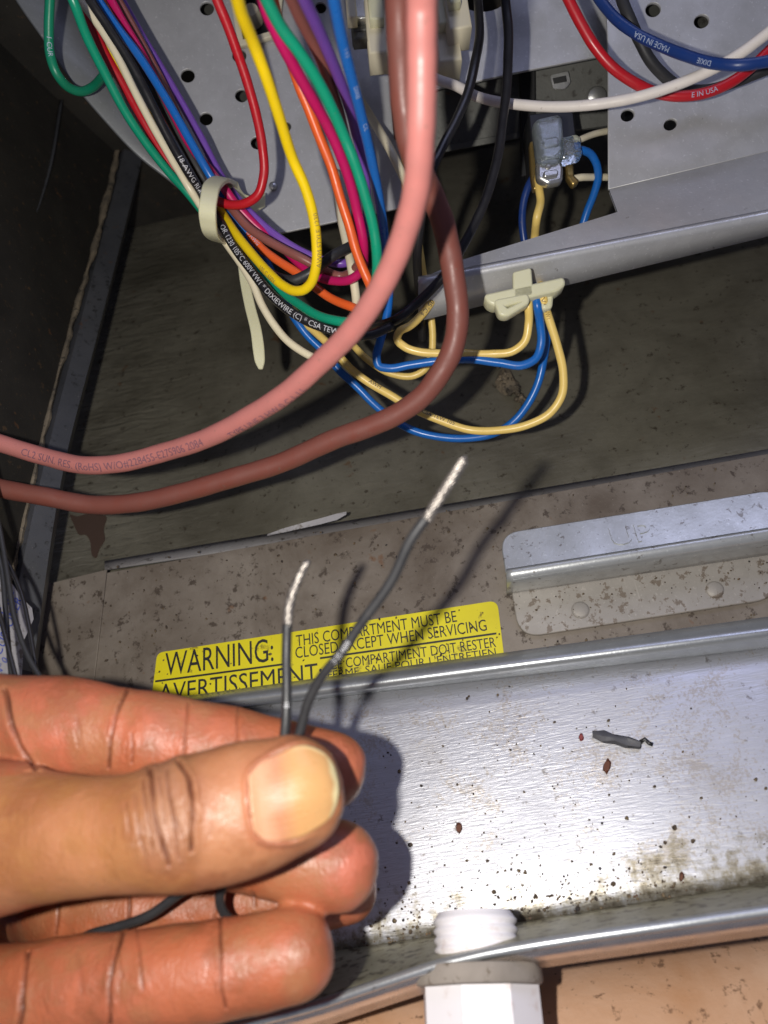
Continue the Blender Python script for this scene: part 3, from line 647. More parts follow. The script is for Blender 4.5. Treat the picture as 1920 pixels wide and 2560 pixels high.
wire('black wire bowing left behind the pink cable', [(1190, -50, .262), (1196, 24, .252), (1199, 84), (1187, 157, .24), (1169, 235), (1142, 301), (1108, 368, .23), (1084, 420, .228), (1058, 520, .24), (1042, 640, .25), (1050, 760, .27), (1055, 850, .28)], 24, .24, 'black', None)
wire('black wire running down right of the pink cable and back under it', [(1262, -60, .232), (1265, 0, .234), (1271, 75), (1269, 151), (1265, 226), (1256, 301, .236), (1246, 377), (1229, 446), (1211, 502), (1183, 565), (1157, 615, .236), (1127, 668), (1081, 722), (1038, 762), (990, 800, .24), (940, 815, .25), (880, 825, .265)], 24, .24, 'black', None)
wire('pale yellow wire from the clip back under the brown cable', [(1324, 690, .262), (1320, 742, .244), (1322, 807), (1311, 856), (1284, 878), (1230, 885, .25), (1157, 883), (1096, 883), (1049, 880), (1013, 868), (993, 848, .252), (1000, 828, .25), (1020, 818), (1053, 787), (1080, 750, .252), (1100, 715, .262)], 21, .248, 'pale', 'pale yellow wires at the clip', [("105°C 6", .80, .5, True, 0, M_inkbrown)][:0] + [("105°C 6", .117, .5, True, .1, M_inkgrey)])
wire('pale yellow wire in the widest loop below the clip, with print', [(1350, 690, .262), (1356, 735, .243), (1371, 789), (1393, 862), (1407, 934, .25), (1403, 988), (1374, 1032), (1320, 1061), (1248, 1075), (1175, 1075, .262), (1103, 1053), (1031, 1021), (977, 988), (922, 956, .264), (886, 930), (818, 858, .262), (787, 829), (750, 795, .268), (700, 730, .278)], 21, .252, 'pale', 'pale yellow wires at the clip',
     [("032 CSPC 1000V 18 AWG VW1", .03, .5, False, 0, M_inkbrown), ("CSA TEW 105", .40, .5, True, .6, M_inkgrey), ("AWM", .285, .5, True, .5, M_inkgrey)])
wire('pale yellow wire rising from the channel to the brass tab', [(1347, 440, .264), (1350, 475), (1353, 500, .262), (1343, 543, .26), (1337, 590, .268), (1330, 680, .272)], 21, .26, 'pale', None)
wire('blue wire beside the pale yellow one above the channel', [(1340, 432, .272), (1322, 465, .272), (1309, 510), (1306, 545), (1311, 600, .276), (1330, 680, .28)], 19, .27, 'navy', None)
wire('blue wire bending down from the blue terminal barrel', [(1432, 372, .262), (1452, 373, .262), (1474, 381), (1490, 404), (1496, 439), (1487, 480), (1470, 525, .276), (1450, 590, .28)], 20, .262, 'blue', None)
wire('upper short cream wire entering the blue terminal', [(1432, 358, .262), (1449, 350, .263), (1478, 338), (1530, 326, .272), (1600, 316, .275)], 16, .265, 'cream', 'short cream wires at the switch')
wire('lower short cream wire soldered to the brass tab', [(1430, 448, .267), (1450, 443, .267), (1478, 442), (1530, 442, .274), (1600, 440, .275)], 18, .267, 'cream', 'short cream wires at the switch')
wire('white wire crossing the whole upper right in a long sag', [(1020, 150, .28), (1095, 200, .258), (1136, 214), (1181, 238), (1241, 255, .248), (1286, 261), (1392, 267), (1494, 260, .236), (1588, 244), (1682, 216), (1776, 176), (1839, 141, .225), (1920, 81), (2010, 10, .22)], 26, .24, 'white', None)
wire('red wire curving across the upper right under the white one', [(1390, -70, .236), (1422, 0, .238), (1450, 56), (1488, 119), (1532, 169), (1582, 204), (1644, 232, .246), (1698, 240), (1760, 233), (1823, 207), (1886, 160, .243), (1925, 122), (2000, 50, .24)], 27, .242, 'red', None,
     [("E IN USA", .60, .42, False, .1, M_inkpale)])
wire('dark blue wire with white print at the upper right', [(1465, -60, .24), (1500, 0, .24), (1541, 47), (1594, 85), (1651, 113, .232), (1713, 138), (1776, 157), (1839, 163, .218), (1925, 153), (2020, 130, .215)], 27, .236, 'navy', None,
     [("MADE IN USA", .505, .45, True, .1, M_inkpale), ("DIXIE", .32, .4, True, .1, M_inkpale)])
wire('black wire behind the dark blue one at the upper right', [(1545, -60, .242), (1557, 0, .242), (1576, 47, .242), (1600, 103), (1626, 150), (1660, 188), (1700, 218, .252), (1760, 226, .255), (1840, 205), (1910, 178, .25), (2000, 150, .25)], 29, .242, 'darkgrey', None)
o, ppk, rpk = wire('thick pink cable sweeping from the top centre to the left edge', [(1058, -80, .128), (1053, 0, .133), (1051, 174, .138), (1047, 347, .144), (1036, 486, .152), (1012, 579), (983, 660), (943, 740, .170), (879, 833), (810, 903), (717, 984, .195), (625, 1041), (521, 1093), (405, 1130, .222), (289, 1157), (208, 1160), (116, 1140, .236), (0, 1105, .238), (-120, 1065, .24)], 76, .138, 'pink', None,
     [("CL2 SUN. RES. (RoHS) W/O#228455-E275906 2084", .115, .40, True, -.15, M_inkpurple), ("TYPE UNE 3 HW 0 C L J L", .455, .33, True, -.75, M_inkpurple)], name='cable', cat='cable', n=24)
wire('thick reddish brown cable below the pink one', [(1000, -60, .17), (1001, 40, .172), (1004, 154), (1010, 270), (1030, 380, .185), (1072, 470, .197), (1103, 545), (1121, 620, .206), (1134, 700), (1142, 771), (1139, 826), (1125, 880), (1096, 934, .216), (1053, 990), (995, 1033), (922, 1068), (850, 1094), (694, 1163, .236), (579, 1198), (463, 1232), (347, 1258), (231, 1264, .25), (116, 1244), (0, 1222), (-120, 1185, .25)], 58, .205, 'brown', None, name='cable', cat='cable', n=22)
# dark leads at the left edge and the paper tag behind them
wire('thin black wire along the left frame edge', [(-40, 1150, .23), (0, 1330, .226), (20, 1440), (38, 1550), (70, 1640), (110, 1710, .205), (150, 1790, .2)], 13, .215, 'darkgrey', 'thin black wires at the left edge')
wire('thin black wire in front of the paper tag', [(-40, 1300, .225), (4, 1420, .222), (14, 1520), (20, 1600), (28, 1700), (30, 1800, .2)], 13, .215, 'darkgrey', 'thin black wires at the left edge')
PLp = Plane((0, 1450, .236), (90, 1500, .246), (40, 1690, .228))
wire('thin black wire ending low beside the wall edge', [(-60, 1240, .232), (12, 1390, .227), (52, 1480), (74, 1570), (96, 1700, .21), (120, 1800, .2)], 11, .215, 'black', 'thin black wires at the left edge')
wire('shiny thin black wire at the very left frame edge', [(-30, 1420, .21), (6, 1560, .207), (30, 1660), (48, 1740), (60, 1800, .196)], 12, .205, 'black', 'thin black wires at the left edge')
pt = sheet('paper_tag', PLp, [(-120, 1400), (8, 1425), (52, 1492), (80, 1520), (84, 1548), (60, 1600), (48, 1800), (-120, 1800)], M_paper, None, thick=.0004, bevel=.00005)
tag(pt, 'crumpled white paper tag with blue print at the left edge', 'tag')
V, F = join_meshes([flat_text("CUSTOMER", PLp, (2, 1640), (56, 1500), 22, .0002), flat_text("INSTALL", PLp, (-8, 1590), (36, 1480), 18, .0002), flat_text("Nº 0", PLp, (0, 1690), (20, 1650), 16, .0002)])
mesh_obj('lettering', V, F, M_inkblue, pt, False)

# ---- cable tie
tie = empty('cable_tie', P(545, 520, .25)); tag(tie, 'cream nylon cable tie round the wire bundle with a long tail', 'cable tie')
def band(name, centre, wid, thick, parent, mat=M_nylon, step=6):
    """flat strap: centre rows (x, y, d); strap width direction given by wid rows (dx, dy, dd)"""
    A = interp_path(centre, step); B = interp_path([(c[0], c[1]) + tuple(q) for c, q in zip(centre, wid)], step)[:, 2:]
    m = len(A); V = []; F = []
    c3 = np.array([P(*a) for a in A]); e3 = np.array([P(a[0]+b[0], a[1]+b[1], a[2]+b[2]) for a, b in zip(A, B)]) - c3
    T = np.gradient(c3, axis=0)
    for i in range(m):
        n = np.cross(T[i], e3[i]); n /= np.linalg.norm(n); n *= thick / 2
        V += [c3[i]-e3[i]+n, c3[i]+e3[i]+n, c3[i]+e3[i]-n, c3[i]-e3[i]-n]
    for i in range(m - 1):
        for k in range(4): F.append((4*i+k, 4*i+(k+1) % 4, 4*i+4+(k+1) % 4, 4*i+4+k))
    F += [(3, 2, 1, 0), tuple(4*(m-1)+k for k in range(4))]
    o = mesh_obj(name, V, F, mat, parent, True, 50)
    md = o.modifiers.new('b', 'BEVEL'); md.width = .0003; md.segments = 2
    return o
wv = (20, 6, .001)
band('loop', [(580, 470, .275), (570, 454, .262), (553, 449, .248), (533, 462, .238), (522, 500, .232), (520, 550, .233), (531, 590, .242), (552, 602, .256), (575, 595, .270)],
     [(20, 8, .004), (20, 6, .004), (21, 3, .002), (21, 4, 0), (21, 5, 0), (21, 5, 0), (20, 6, .002), (20, 6, .003), (20, 6, .004)], .0013, tie)
band('strap', [(578, 460, .268), (592, 490, .274), (606, 506, .278), (632, 512, .281), (660, 500, .287)], [(12, -8, .002), (8, -14, .002), (3, -20, .001), (0, -20, 0), (0, -18, 0)], .0013, tie)
band('tail', [(604, 640, .268), (612, 700, .266), (625, 765, .263), (641, 830, .260), (648, 885, .259), (650, 906, .259), (652, 924, .259)],
     [(11, -2, 0), (12, -2, 0), (13, -2, 0), (14, -1, 0), (14, 0, 0), (12, 0, 0), (5, 0, 0)], .0013, tie)

# ================================================================== SMALL LOOSE THINGS
# cut-off of black insulation, flakes and dirt on the pan
p = np.array([PL_pan.hit(x, y, .0012) for x, y in [(1482, 1838), (1510, 1843), (1540, 1848), (1570, 1855), (1602, 1861)]])
V, F = sweep(p, [MM(12, .24)*q for q in (.7, 1.05, .9, 1.08, .75)], 10)
V = np.array(V) + rng.normal(0, .00022, (len(V), 3))
cut = mesh_obj('insulation_offcut', V, F, wire_mat('offcut_grey', (.075, .075, .085), .55, .5), None, True, 30); tag(cut, 'black stripped insulation offcut lying on the zinc pan', 'offcut')
p = np.array([PL_pan.hit(x, y, .0008) for x, y in [(1600, 1856), (1612, 1848), (1622, 1858), (1632, 1862)]])
V, F = sweep(p, MM(5, .24), 6); mesh_obj('frayed_end', V, F, WC['black'], cut, True)
M_rust, _ = base_mat('rust_flake', (.12, .035, .012), .6); M_redf, _ = base_mat('red_flake', (.22, .03, .03), .6)
def flake_mesh(pl, x, y, rx, ry, ang, h, n=8):
    pts = ell(x, y, rx, ry, ang, n); V = []
    for (a, b) in pts:
        k = .75 + .5 * random.random(); V.append(pl.hit(x + (a-x)*k, y + (b-y)*k, .0003))
    for (a, b) in pts:
        k = .5 + .3 * random.random(); V.append(pl.hit(x + (a-x)*k, y + (b-y)*k, .0003 + h * (.6 + .6 * random.random())))
    F = [(k, (k+1) % n, n+(k+1) % n, n+k) for k in range(n)] + [tuple(range(n, 2*n))]
    return V, F
for x, y, rx, ry, a, m_, lb in [(1518, 1915, 11, 22, 12, M_rust, 'long dark brown rust flake below the black offcut'), (1147, 2070, 9, 16, 5, M_rust, 'brown rust flake at the left middle of the zinc pan'),
                             (1704, 2192, 7, 12, 10, M_rust, 'small tan brown flake at the lower right of the zinc pan'), (1453, 1843, 7, 9, 0, M_redf, 'small red flake at the left end of the black offcut')]:
    V, F = flake_mesh(PL_pan, x, y, rx, ry, a, .0009, 10); tag(mesh_obj('rust_flake', V, F, m_, None, True, 40), lb, 'flake')
M_dirt, _b = base_mat('dirt', (.085, .062, .043), .9); N, L = nt(M_dirt); f = noise(N, L, coords(N, L), 420, 2)
L.new(ramp(N, L, f, [(.36, (.03, .026, .026)), (.5, (.10, .068, .042)), (.62, (.20, .15, .085)), (.72, (.13, .055, .025))]), _b.inputs['Base Color'])
lst = []
Z5 = [(1198,433,9),(1085,562,11),(985,583,6),(1280,600,12),(1240,660,9),(1355,655,11),(862,738,6),(1033,707,8),(667,455,6),(1013,467,6),(1095,408,5),(518,735,9),(435,735,8),(1388,480,7),(1240,762,8),(590,775,7),(615,770,7),(645,775,9),(672,785,8),(560,780,6),(712,875,8),(545,860,11),(885,930,14),(780,875,7),(700,900,8),(750,935,9),(960,890,10),(1030,830,12),(205,1025,10),(232,1005,9),(170,930,7),(140,980,12),(200,825,9),(205,670,12),(160,1082,8),(1245,890,8),(1220,935,12),(1400,935,8),(388,930,8),(630,885,8),(660,835,7),(965,945,9),(940,750,8),(975,765,6),(1610,405,9),(1650,440,8),(560,60,6),(435,75,7),(1010,165,8),(250,430,7),(160,370,8),(75,850,7)]
for zx, zy, r in Z5:
    x, y = 900 + zx * .6148, 1700 + zy * .6148
    lst.append(flake_mesh(PL_pan, x, y, r * .55, r * .6, random.uniform(0, 180), .0007))
for i in range(360):
    t = random.random() ** .5; x = random.uniform(900, 1920) if random.random() > .55 else random.gauss(1330, 190)
    y = L_fold(x) * (1 - t) + L_bot(x) * t - random.random() * 6
    r = random.choice([1.2, 1.5, 1.8, 2.2, 2.8, 3.6]); lst.append(flake_mesh(PL_pan, x, y, r, r * random.uniform(.5, 1.3), random.uniform(0, 180), .0003, 5))
for i in range(420):
    cx = random.choice([960, 1010, 1130, 1250, 1330, 1400, 1450, 1530, 1600]); x = random.gauss(cx, 40 + 60 * random.random())
    if not 880 < x < 1920: continue
    y = L_bot(x) - abs(random.gauss(0, 62)) + 4; r = random.choice([1.3, 1.8, 2.3, 2.8, 3.4, 4.6]); lst.append(flake_mesh(PL_pan, x, y, r, r * random.uniform(.4, 1.5), random.uniform(0, 180), .0003, 5))
V, F = join_meshes(lst); dm = mesh_obj('pan_dirt', V, F, M_dirt, None, False); tag(dm, 'dark dirt specks scattered over the zinc pan', 'dirt', None, 'stuff')
lst = []
for i in range(280):
    x = random.uniform(240, 1920); t = random.random(); y = (1412 - .1667 * (x - 270)) * (1 - t) + L_top(x) * t + 3
    if 1255 < x and 1240 < y < 1330: continue
    r = random.choice([1.2, 1.6, 2, 2.6, 3.4]); lst.append(flake_mesh(PL_taupe, x, y, r, r * random.uniform(.5, 1.6), random.uniform(0, 180), .0005, 5))
for i in range(55):
    x = random.uniform(1290, 1920); y0 = 1490 - (x - 1282) * .146; y = y0 + random.uniform(4, 85)
    r = random.choice([1.3, 1.6, 2, 2.8]); V, F = flake_mesh(PL_taupe, x, y, r, r * random.uniform(.5, 1.5), random.uniform(0, 180), .0005, 5)
    lst.append(([v + PL_taupe.n * .0015 for v in V], F))
V, F = join_meshes(lst); dm = mesh_obj('panel_dirt', V, F, M_dirt, None, False); tag(dm, 'dark crumbs of dirt on the taupe panel and grip base', 'dirt', None, 'stuff')
V, F = [], []
for k, (x, y0, y1) in enumerate([(668, 1336, 1340), (705, 1322, 1332), (750, 1309, 1322), (800, 1296, 1311), (842, 1284, 1300), (866, 1279, 1286)]):
    V += [PL_taupe.hit(x, y0, .002), PL_taupe.hit(x, y1, .0012), PL_taupe.hit(x, y0, .0012), PL_taupe.hit(x, y1, .0004)]
for k in range(5): F += [(4*k, 4*k+1, 4*k+5, 4*k+4), (4*k+2, 4*k+6, 4*k+7, 4*k+3), (4*k, 4*k+4, 4*k+6, 4*k+2), (4*k+1, 4*k+3, 4*k+7, 4*k+5)]
F += [(0, 2, 3, 1), (20, 21, 23, 22)]
tag(mesh_obj('paint_sliver', V, F, M_paper, None, False), 'pale flat sliver lying on the ledge above the warning label', 'sliver')
# mud nest scar on the back wall
V, F = flake_mesh(PL_back, 1268, 955, 26, 38, -30, .003, 16); lst = [(V, F)]
for k in range(40):
    t = random.random(); x = 1245 + 75 * t + random.gauss(0, 8 * (1.2 - t)); y = 925 + 95 * t + random.gauss(0, 8)
    lst.append(flake_mesh(PL_back, x, y, random.uniform(4, 12), random.uniform(4, 10), random.uniform(0, 180), .0035, 7))
V, F = join_meshes(lst); mud = mesh_obj('mud_scar', V, F, M_strip, None, False); tag(mud, 'crusty brown mud streak on the back wall inside the wire loop', 'mud')
M_stain, _ = base_mat('stain', (.06, .034, .022), .8)
st = sheet('stain', PL_back, rounded([(172, 1284), (192, 1292), (230, 1280), (268, 1290), (258, 1322), (263, 1348), (247, 1372), (240, 1396), (229, 1388), (226, 1352), (214, 1334), (196, 1338), (184, 1310)], 9), M_stain, None, thick=.0003, bevel=.00003, off=.0004)
tag(st, 'dark brown drip stain under the brown cable by the wall corner', 'stain')

# ================================================================== HELD WIRES
def held(label, pts, px, d_at, bare, seed):
    p = path3(pts, 6); r = MM(px, d_at) / 2; V, F = sweep(p, r, 14)
    o = mesh_obj('wire', V, F, WC['darkgrey'], None, True); tag(o, label, 'wire', 'stripped black wires held in the hand')
    bp = path3(bare, 4); q = len(bp); L_ = np.linspace(0, 1, q); rb = r * 1.02
    T = np.gradient(bp, axis=0); T /= np.linalg.norm(T, axis=1)[:, None]; lst = []
    u0 = np.cross(T[0], np.array(FW)); u0 /= np.linalg.norm(u0); u1 = np.cross(T[0], u0)
    for k in range(9):       # twisted strands
        a = 2 * math.pi * k / 8 + L_ * 9; rr = rb * (.72 if k < 8 else 0) * (1 - .25 * L_ ** 4)
        sp = bp + (np.cos(a) * rr)[:, None] * u0 + (np.sin(a) * rr)[:, None] * u1
        cut_ = q - random.randint(0, 3); lst.append(sweep(sp[:cut_] + rng.normal(0, r * .05, (len(sp[:cut_]), 3)), rb * .33, 6))
    V, F = join_meshes(lst); mesh_obj('bare_strands', V, F, M_strand, o, True)
    return o, p, r
M_strand, _ = base_mat('tinned_copper', (.34, .31, .28), .40, .9)
hA_, pA, rA = held('shorter upright stripped black wire held between thumb and finger', [(718, 1560, .1655), (716, 1655, .164), (717, 1735, .162), (711, 1838, .1605), (690, 1930, .1608), (640, 2040, .162), (560, 2150, .166), (490, 2205, .168), (441, 2240, .170), (371, 2289, .171), (288, 2318, .173), (230, 2334, .1745), (190, 2352, .177)], 25, .162,
     [(718, 1575, .1655), (719, 1552, .1655), (725, 1506, .166), (745, 1449, .1665), (770, 1402, .167)], 1)
hB_, pB, rB = held('longer slanting stripped black wire held between thumb and finger', [(1074, 1284, .1475), (1030, 1345, .1485), (980, 1450, .151), (900, 1563, .154), (848, 1638, .156), (802, 1695, .158), (772, 1752, .1595), (748, 1835, .1608), (710, 1930, .1612), (660, 2040, .1625), (600, 2140, .165), (566, 2200, .167), (549, 2244, .168), (555, 2275, .169), (590, 2310, .172), (650, 2340, .174)], 25, .16,
     [(1066, 1300, .1473), (1080, 1275, .1473), (1111, 1226, .1468), (1140, 1180, .1463), (1165, 1143, .146)], 2)
V, F = path_text("600V 22 C", pB, rB * 1.01, .27, rB * .9, False, 0); mesh_obj('lettering', V, F, M_inkwhite, hB_, False)
V, F = path_text("18", pA, rA * 1.01, .16, rA * .9, False, 0); mesh_obj('lettering', V, F, M_inkwhite, hA_, False)

# ================================================================== HAND
def finger(rows, tip=1.0, n=36, sup=2.3):
    A = interp_path(rows, 12)
    c = np.array([P(*a[:3]) for a in A]); r = np.array([MM(a[3], a[2]) for a in A]); k = A[:, 4]
    T = np.gradient(c, axis=0); T /= np.linalg.norm(T, axis=1)[:, None]
    # rounded tip
    steps = 12; t0 = T[-1]; ex = []
    for j in range(1, steps + 1):
        a = j / steps; z = a * r[-1] * tip; q = max(1 - a ** sup, 0.0) ** (1 / sup)
        ex.append((c[-1] + t0 * z, max(r[-1] * q, r[-1] * .02), k[-1], t0))
    c = np.vstack([c, [e[0] for e in ex]]); r = np.concatenate([r, [e[1] for e in ex]]); k = np.concatenate([k, [e[2] for e in ex]]); T = np.vstack([T, [e[3] for e in ex]])
    V, F = [], []; ang = np.linspace(0, 2 * np.pi, n, endpoint=False)
    for i in range(len(c)):
        nv = np.array(CAM) - c[i]; nv -= T[i] * nv.dot(T[i]); nv /= np.linalg.norm(nv); b = np.cross(nv, T[i])
        for a in ang: V.append(c[i] + r[i] * math.cos(a) * b + r[i] * k[i] * math.sin(a) * nv)
    N = len(c)
    for i in range(N - 1):
        for j in range(n): F.append((i*n+j, i*n+(j+1) % n, (i+1)*n+(j+1) % n, (i+1)*n+j))
    F.append(tuple(range(n - 1, -1, -1))); F.append(tuple((N-1)*n+j for j in range(n)))
    return V, F
TH = [(-520, 2190, .196, 270, .62), (-320, 2140, .180, 245, .7), (-140, 2104, .168, 205, .76), (20, 2094, .158, 180, .8), (110, 2092, .1545, 158, .81), (205, 2090, .1515, 144, .82), (320, 2081, .149, 143, .84), (430, 2064, .1475, 158, .84), (540, 2040, .1485, 163, .77), (640, 2012, .149, 160, .70), (722, 1986, .1495, 144, .64)]
IX = [(-560, 1900, .205, 160, .8), (-300, 1830, .193, 140, .86), (-60, 1812, .183, 128, .88), (50, 1812, .180, 121, .88), (150, 1818, .177, 126, .92), (225, 1827, .1758, 122, .9), (295, 1836, .1745, 114, .88), (390, 1848, .1735, 117, .9), (470, 1860, .173, 109, .87), (540, 1870, .173, 109, .89), (640, 1888, .1722, 102, .88), (740, 1908, .172, 98, .88), (820, 1923, .172, 94, .88)]
MD = [(-420, 2060, .205, 125, .88), (-100, 2062, .192, 118, .88), (250, 2078, .182, 110, .88), (560, 2105, .175, 106, .88), (720, 2138, .170, 109, .9), (838, 2163, .168, 110, .9)]
RG = [(-420, 2230, .235, 105, .88), (-60, 2258, .224, 92, .88), (70, 2268, .214, 84, .88), (140, 2272, .195, 96, .88), (240, 2276, .189, 106, .88), (400, 2270, .188, 103, .88), (520, 2264, .188, 99, .88), (720, 2240, .188, 97, .88), (850, 2215, .188, 92, .88)]
LT = [(-420, 2545, .196, 150, .85), (-200, 2522, .180, 136, .86), (0, 2496, .168, 124, .88), (70, 2486, .165, 118, .88), (200, 2470, .1625, 122, .88), (290, 2458, .161, 116, .88), (420, 2443, .159, 118, .88), (545, 2424, .158, 114, .88), (640, 2406, .158, 113, .88), (724, 2388, .158, 108, .88)]
HL = [(-250, 2100, .176, 170, .8), (-215, 2250, .172, 172, .8), (-210, 2400, .174, 165, .8), (-240, 2560, .182, 150, .8)]  # unseen heel of the palm, added to throw shade into the hollow
PM = [(-1700, 2260, .25, 260, .75), (-1300, 2230, .238, 290, .68), (-1000, 2200, .226, 380, .5), (-700, 2180, .216, 440, .44), (-460, 2180, .210, 430, .38), (-300, 2180, .206, 360, .34)]
V, F = join_meshes([finger(TH, .98, sup=2.1), finger(IX, 1.02), finger(MD, 1.0, sup=2.1), finger(RG, 1.0), finger(LT, 1.05), finger(PM, .5), finger(HL, .6)])
tmp = mesh_obj('tmp', V, F, None)
md = tmp.modifiers.new('r', 'REMESH'); md.mode = 'VOXEL'; md.voxel_size = .00055; md.use_smooth_shade = True
md = tmp.modifiers.new('s', 'SMOOTH'); md.factor = .5; md.iterations = 9
hm = eval_mesh(tmp); bpy.data.objects.remove(tmp)
nv = len(hm.vertices); co = np.empty(nv * 3); hm.vertices.foreach_get('co', co); co = co.reshape(-1, 3)
no = np.empty(nv * 3); hm.vertex_normals.foreach_get('vector', no); no = no.reshape(-1, 3)
def project(co):
    q = co - np.array(CAM); d = q @ np.array(FW)
    return 960 + FPX * (q @ np.array(RT)) / d, 1280 - FPX * (q @ np.array(UP)) / d, d / S
px, py, dd = project(co)
face = (no * (np.array(CAM) - co)).sum(1) > 0
def z4(l): return [(x * .639, 1650 + y * .639) for x, y in l]
def dist_poly(x, y, pts):
    A = interp_path(pts, 6); best = np.full(len(x), 1e9)
    for a, b in zip(A[:-1], A[1:]):
        e = b - a; l2 = e @ e; t = np.clip(((x - a[0]) * e[0] + (y - a[1]) * e[1]) / max(l2, 1e-6), 0, 1)
        best = np.minimum(best, np.hypot(x - a[0] - t * e[0], y - a[1] - t * e[1]))
    return best
def measure():
    global nv, co, no, px, py, dd, face
    nv = len(hm.vertices); co = np.empty(nv * 3); hm.vertices.foreach_get('co', co); co = co.reshape(-1, 3)
    no = np.empty(nv * 3); hm.vertex_normals.foreach_get('vector', no); no = no.reshape(-1, 3)
    px, py, dd = project(co); face = (no * (np.array(CAM) - co)).sum(1) > 0
CR = []
for l, w_, a in [([(700, 400), (733, 450), (746, 520), (755, 610), (748, 740)], 6.0, .85), ([(585, 430), (598, 540), (615, 640), (640, 740), (662, 800)], 6.0, .62), ([(655, 430), (668, 540), (688, 680), (704, 775)], 4.5, .36),
                 ([(562, 470), (575, 600), (600, 740)], 4.5, .28), ([(525, 520), (540, 640), (572, 770)], 4, .2), ([(625, 455), (640, 560), (640, 640)], 3.5, .2), ([(690, 620), (715, 690), (722, 780)], 3.5, .25), ([(490, 560), (505, 680), (530, 780)], 4, .12), ([(780, 470), (790, 560)], 4, .1)]:
    CR.append(('th', z4(l), w_, a))
for l, w_, a in [([(500, 120), (470, 180), (435, 290), (430, 420)], 5, .42), ([(512, 290), (518, 400)], 4, .25), ([(738, 170), (724, 280), (724, 380)], 4.5, .28), ([(936, 190), (928, 260), (926, 330)], 4, .2), ([(18, 120), (50, 250), (85, 340), (135, 430)], 7, .8), ([(300, 230), (310, 330)], 8, .12)]:
    CR.append(('ix', z4(l), w_, a))
for l, w_, a in [([(868, 990), (862, 1130), (866, 1260), (885, 1360)], 4.5, .42), ([(490, 1040), (460, 1130), (435, 1260), (428, 1424)], 5.5, .5), ([(540, 1050), (545, 1180), (562, 1290)], 4.5, .25), ([(470, 1150), (480, 1240)], 4, .15), ([(150, 1060), (112, 1130), (98, 1260), (75, 1430)], 7, .7), ([(300, 1150), (320, 1300)], 8, .1)]:
    CR.append(('lt', z4(l), w_, a))
for l, w_, a in [([(505, 900), (510, 1050)], 5, .4), ([(228, 960), (222, 1070)], 5, .4), ([(850, 890), (842, 1010)], 5, .35), ([(985, 870), (1000, 960)], 6, .25)]:
    CR.append(('rg', z4(l), w_, a))
NAIL = rounded([(622, 1934), (700, 1882), (768, 1858), (826, 1888), (858, 1952), (854, 2030), (800, 2072), (735, 2098), (648, 2098), (628, 2040)], 30, 6)
for lev in (0, 1):
    bm = bmesh.new(); bm.from_mesh(hm); bm.verts.ensure_lookup_table()
    if lev == 0: sel = face & (px > -40) & (px < 1000) & (py > 1640) & (py < 2600)
    else:
        near = np.full(nv, 1e9); idx = np.where(face & (px > -40) & (py < 2600))[0]
        for _, l, w_, a in CR: near[idx] = np.minimum(near[idx], dist_poly(px[idx], py[idx], l))
        near[idx] = np.minimum(near[idx], dist_poly(px[idx], py[idx], NAIL + [NAIL[0]])); sel = near < 20
    fs = {f for i in np.where(sel)[0] for f in bm.verts[i].link_faces}
    es = list({e for f in fs for e in f.edges})
    g = bmesh.ops.subdivide_edges(bm, edges=es, cuts=1, use_grid_fill=True)
    vs = [v for f in fs if f.is_valid for v in f.verts] + [v for v in g['geom_inner'] if isinstance(v, bmesh.types.BMVert)]
    vs = list(set(vs))
    for _ in range(2): bmesh.ops.smooth_vert(bm, verts=vs, factor=.5, use_axis_x=True, use_axis_y=True, use_axis_z=True)
    bm.to_mesh(hm); bm.free(); hm.update(); measure()
is_th = (dd < .1555) & (py < 2262) ; is_lt = (dd < .1635) & (py > 2262); is_ix = (dd > .157) & (py < 1990) & (dd < .19); is_rg = (dd > .164) & (py > 2150)
MK = dict(th=is_th, ix=is_ix, lt=is_lt, rg=is_rg)
# extra fine wrinkles: knuckle of the thumb and the finger joints
def fine(msk, cx, cy, sx, sy, cnt, amp, lean=8):
    for _ in range(cnt):
        x = cx + random.gauss(0, sx); y0 = cy + random.uniform(-sy, sy * .4); h = random.uniform(.25, .9) * sy
        CR.append((msk, [(x, y0), (x + random.uniform(-lean, lean), y0 + h * .5), (x + random.uniform(-lean, lean) * 1.6, y0 + h)], random.uniform(2.6, 4.2), amp * random.uniform(.5, 1.2)))
fine('th', 395, 2070, 55, 110, 22, .13, 12); fine('th', 565, 2010, 45, 90, 9, .07); fine('th', 200, 2090, 90, 110, 8, .06, 14)
fine('ix', 300, 1830, 30, 75, 7, .10); fine('ix', 465, 1840, 22, 60, 5, .08); fine('ix', 120, 1810, 80, 80, 6, .06)
fine('lt', 290, 2455, 30, 95, 9, .11); fine('lt', 553, 2420, 16, 85, 5, .09); fine('lt', 430, 2440, 80, 80, 7, .05); fine('lt', 90, 2480, 40, 90, 5, .07)
disp = np.zeros(nv); crease = np.zeros(nv)
for msk, l, w_, a in CR:
    m = MK[msk] & face; k = np.zeros(nv); ph = rng.uniform(0, 6, 4)
    wx = 2.0 * np.sin(py / 27 + ph[0]) + .45 * np.sin(py / 9 + px / 13 + ph[1]); av = .85 + .2 * np.sin(py / 31 + ph[2]) + .08 * np.sin(py / 11 + ph[3])
    dst = dist_poly(px[m] + wx[m], py[m], l)
    k[m] = np.exp(-(dst / w_) ** 2) * np.clip(av[m], .15, 1.2); kk = np.zeros(nv); kk[m] = np.exp(-(dst / (w_ * 3.2)) ** 2)
    disp -= a * .0017 * k * .8 * S - a * .0007 * kk * S; crease = np.maximum(crease, k * min(1, a * 2.0))
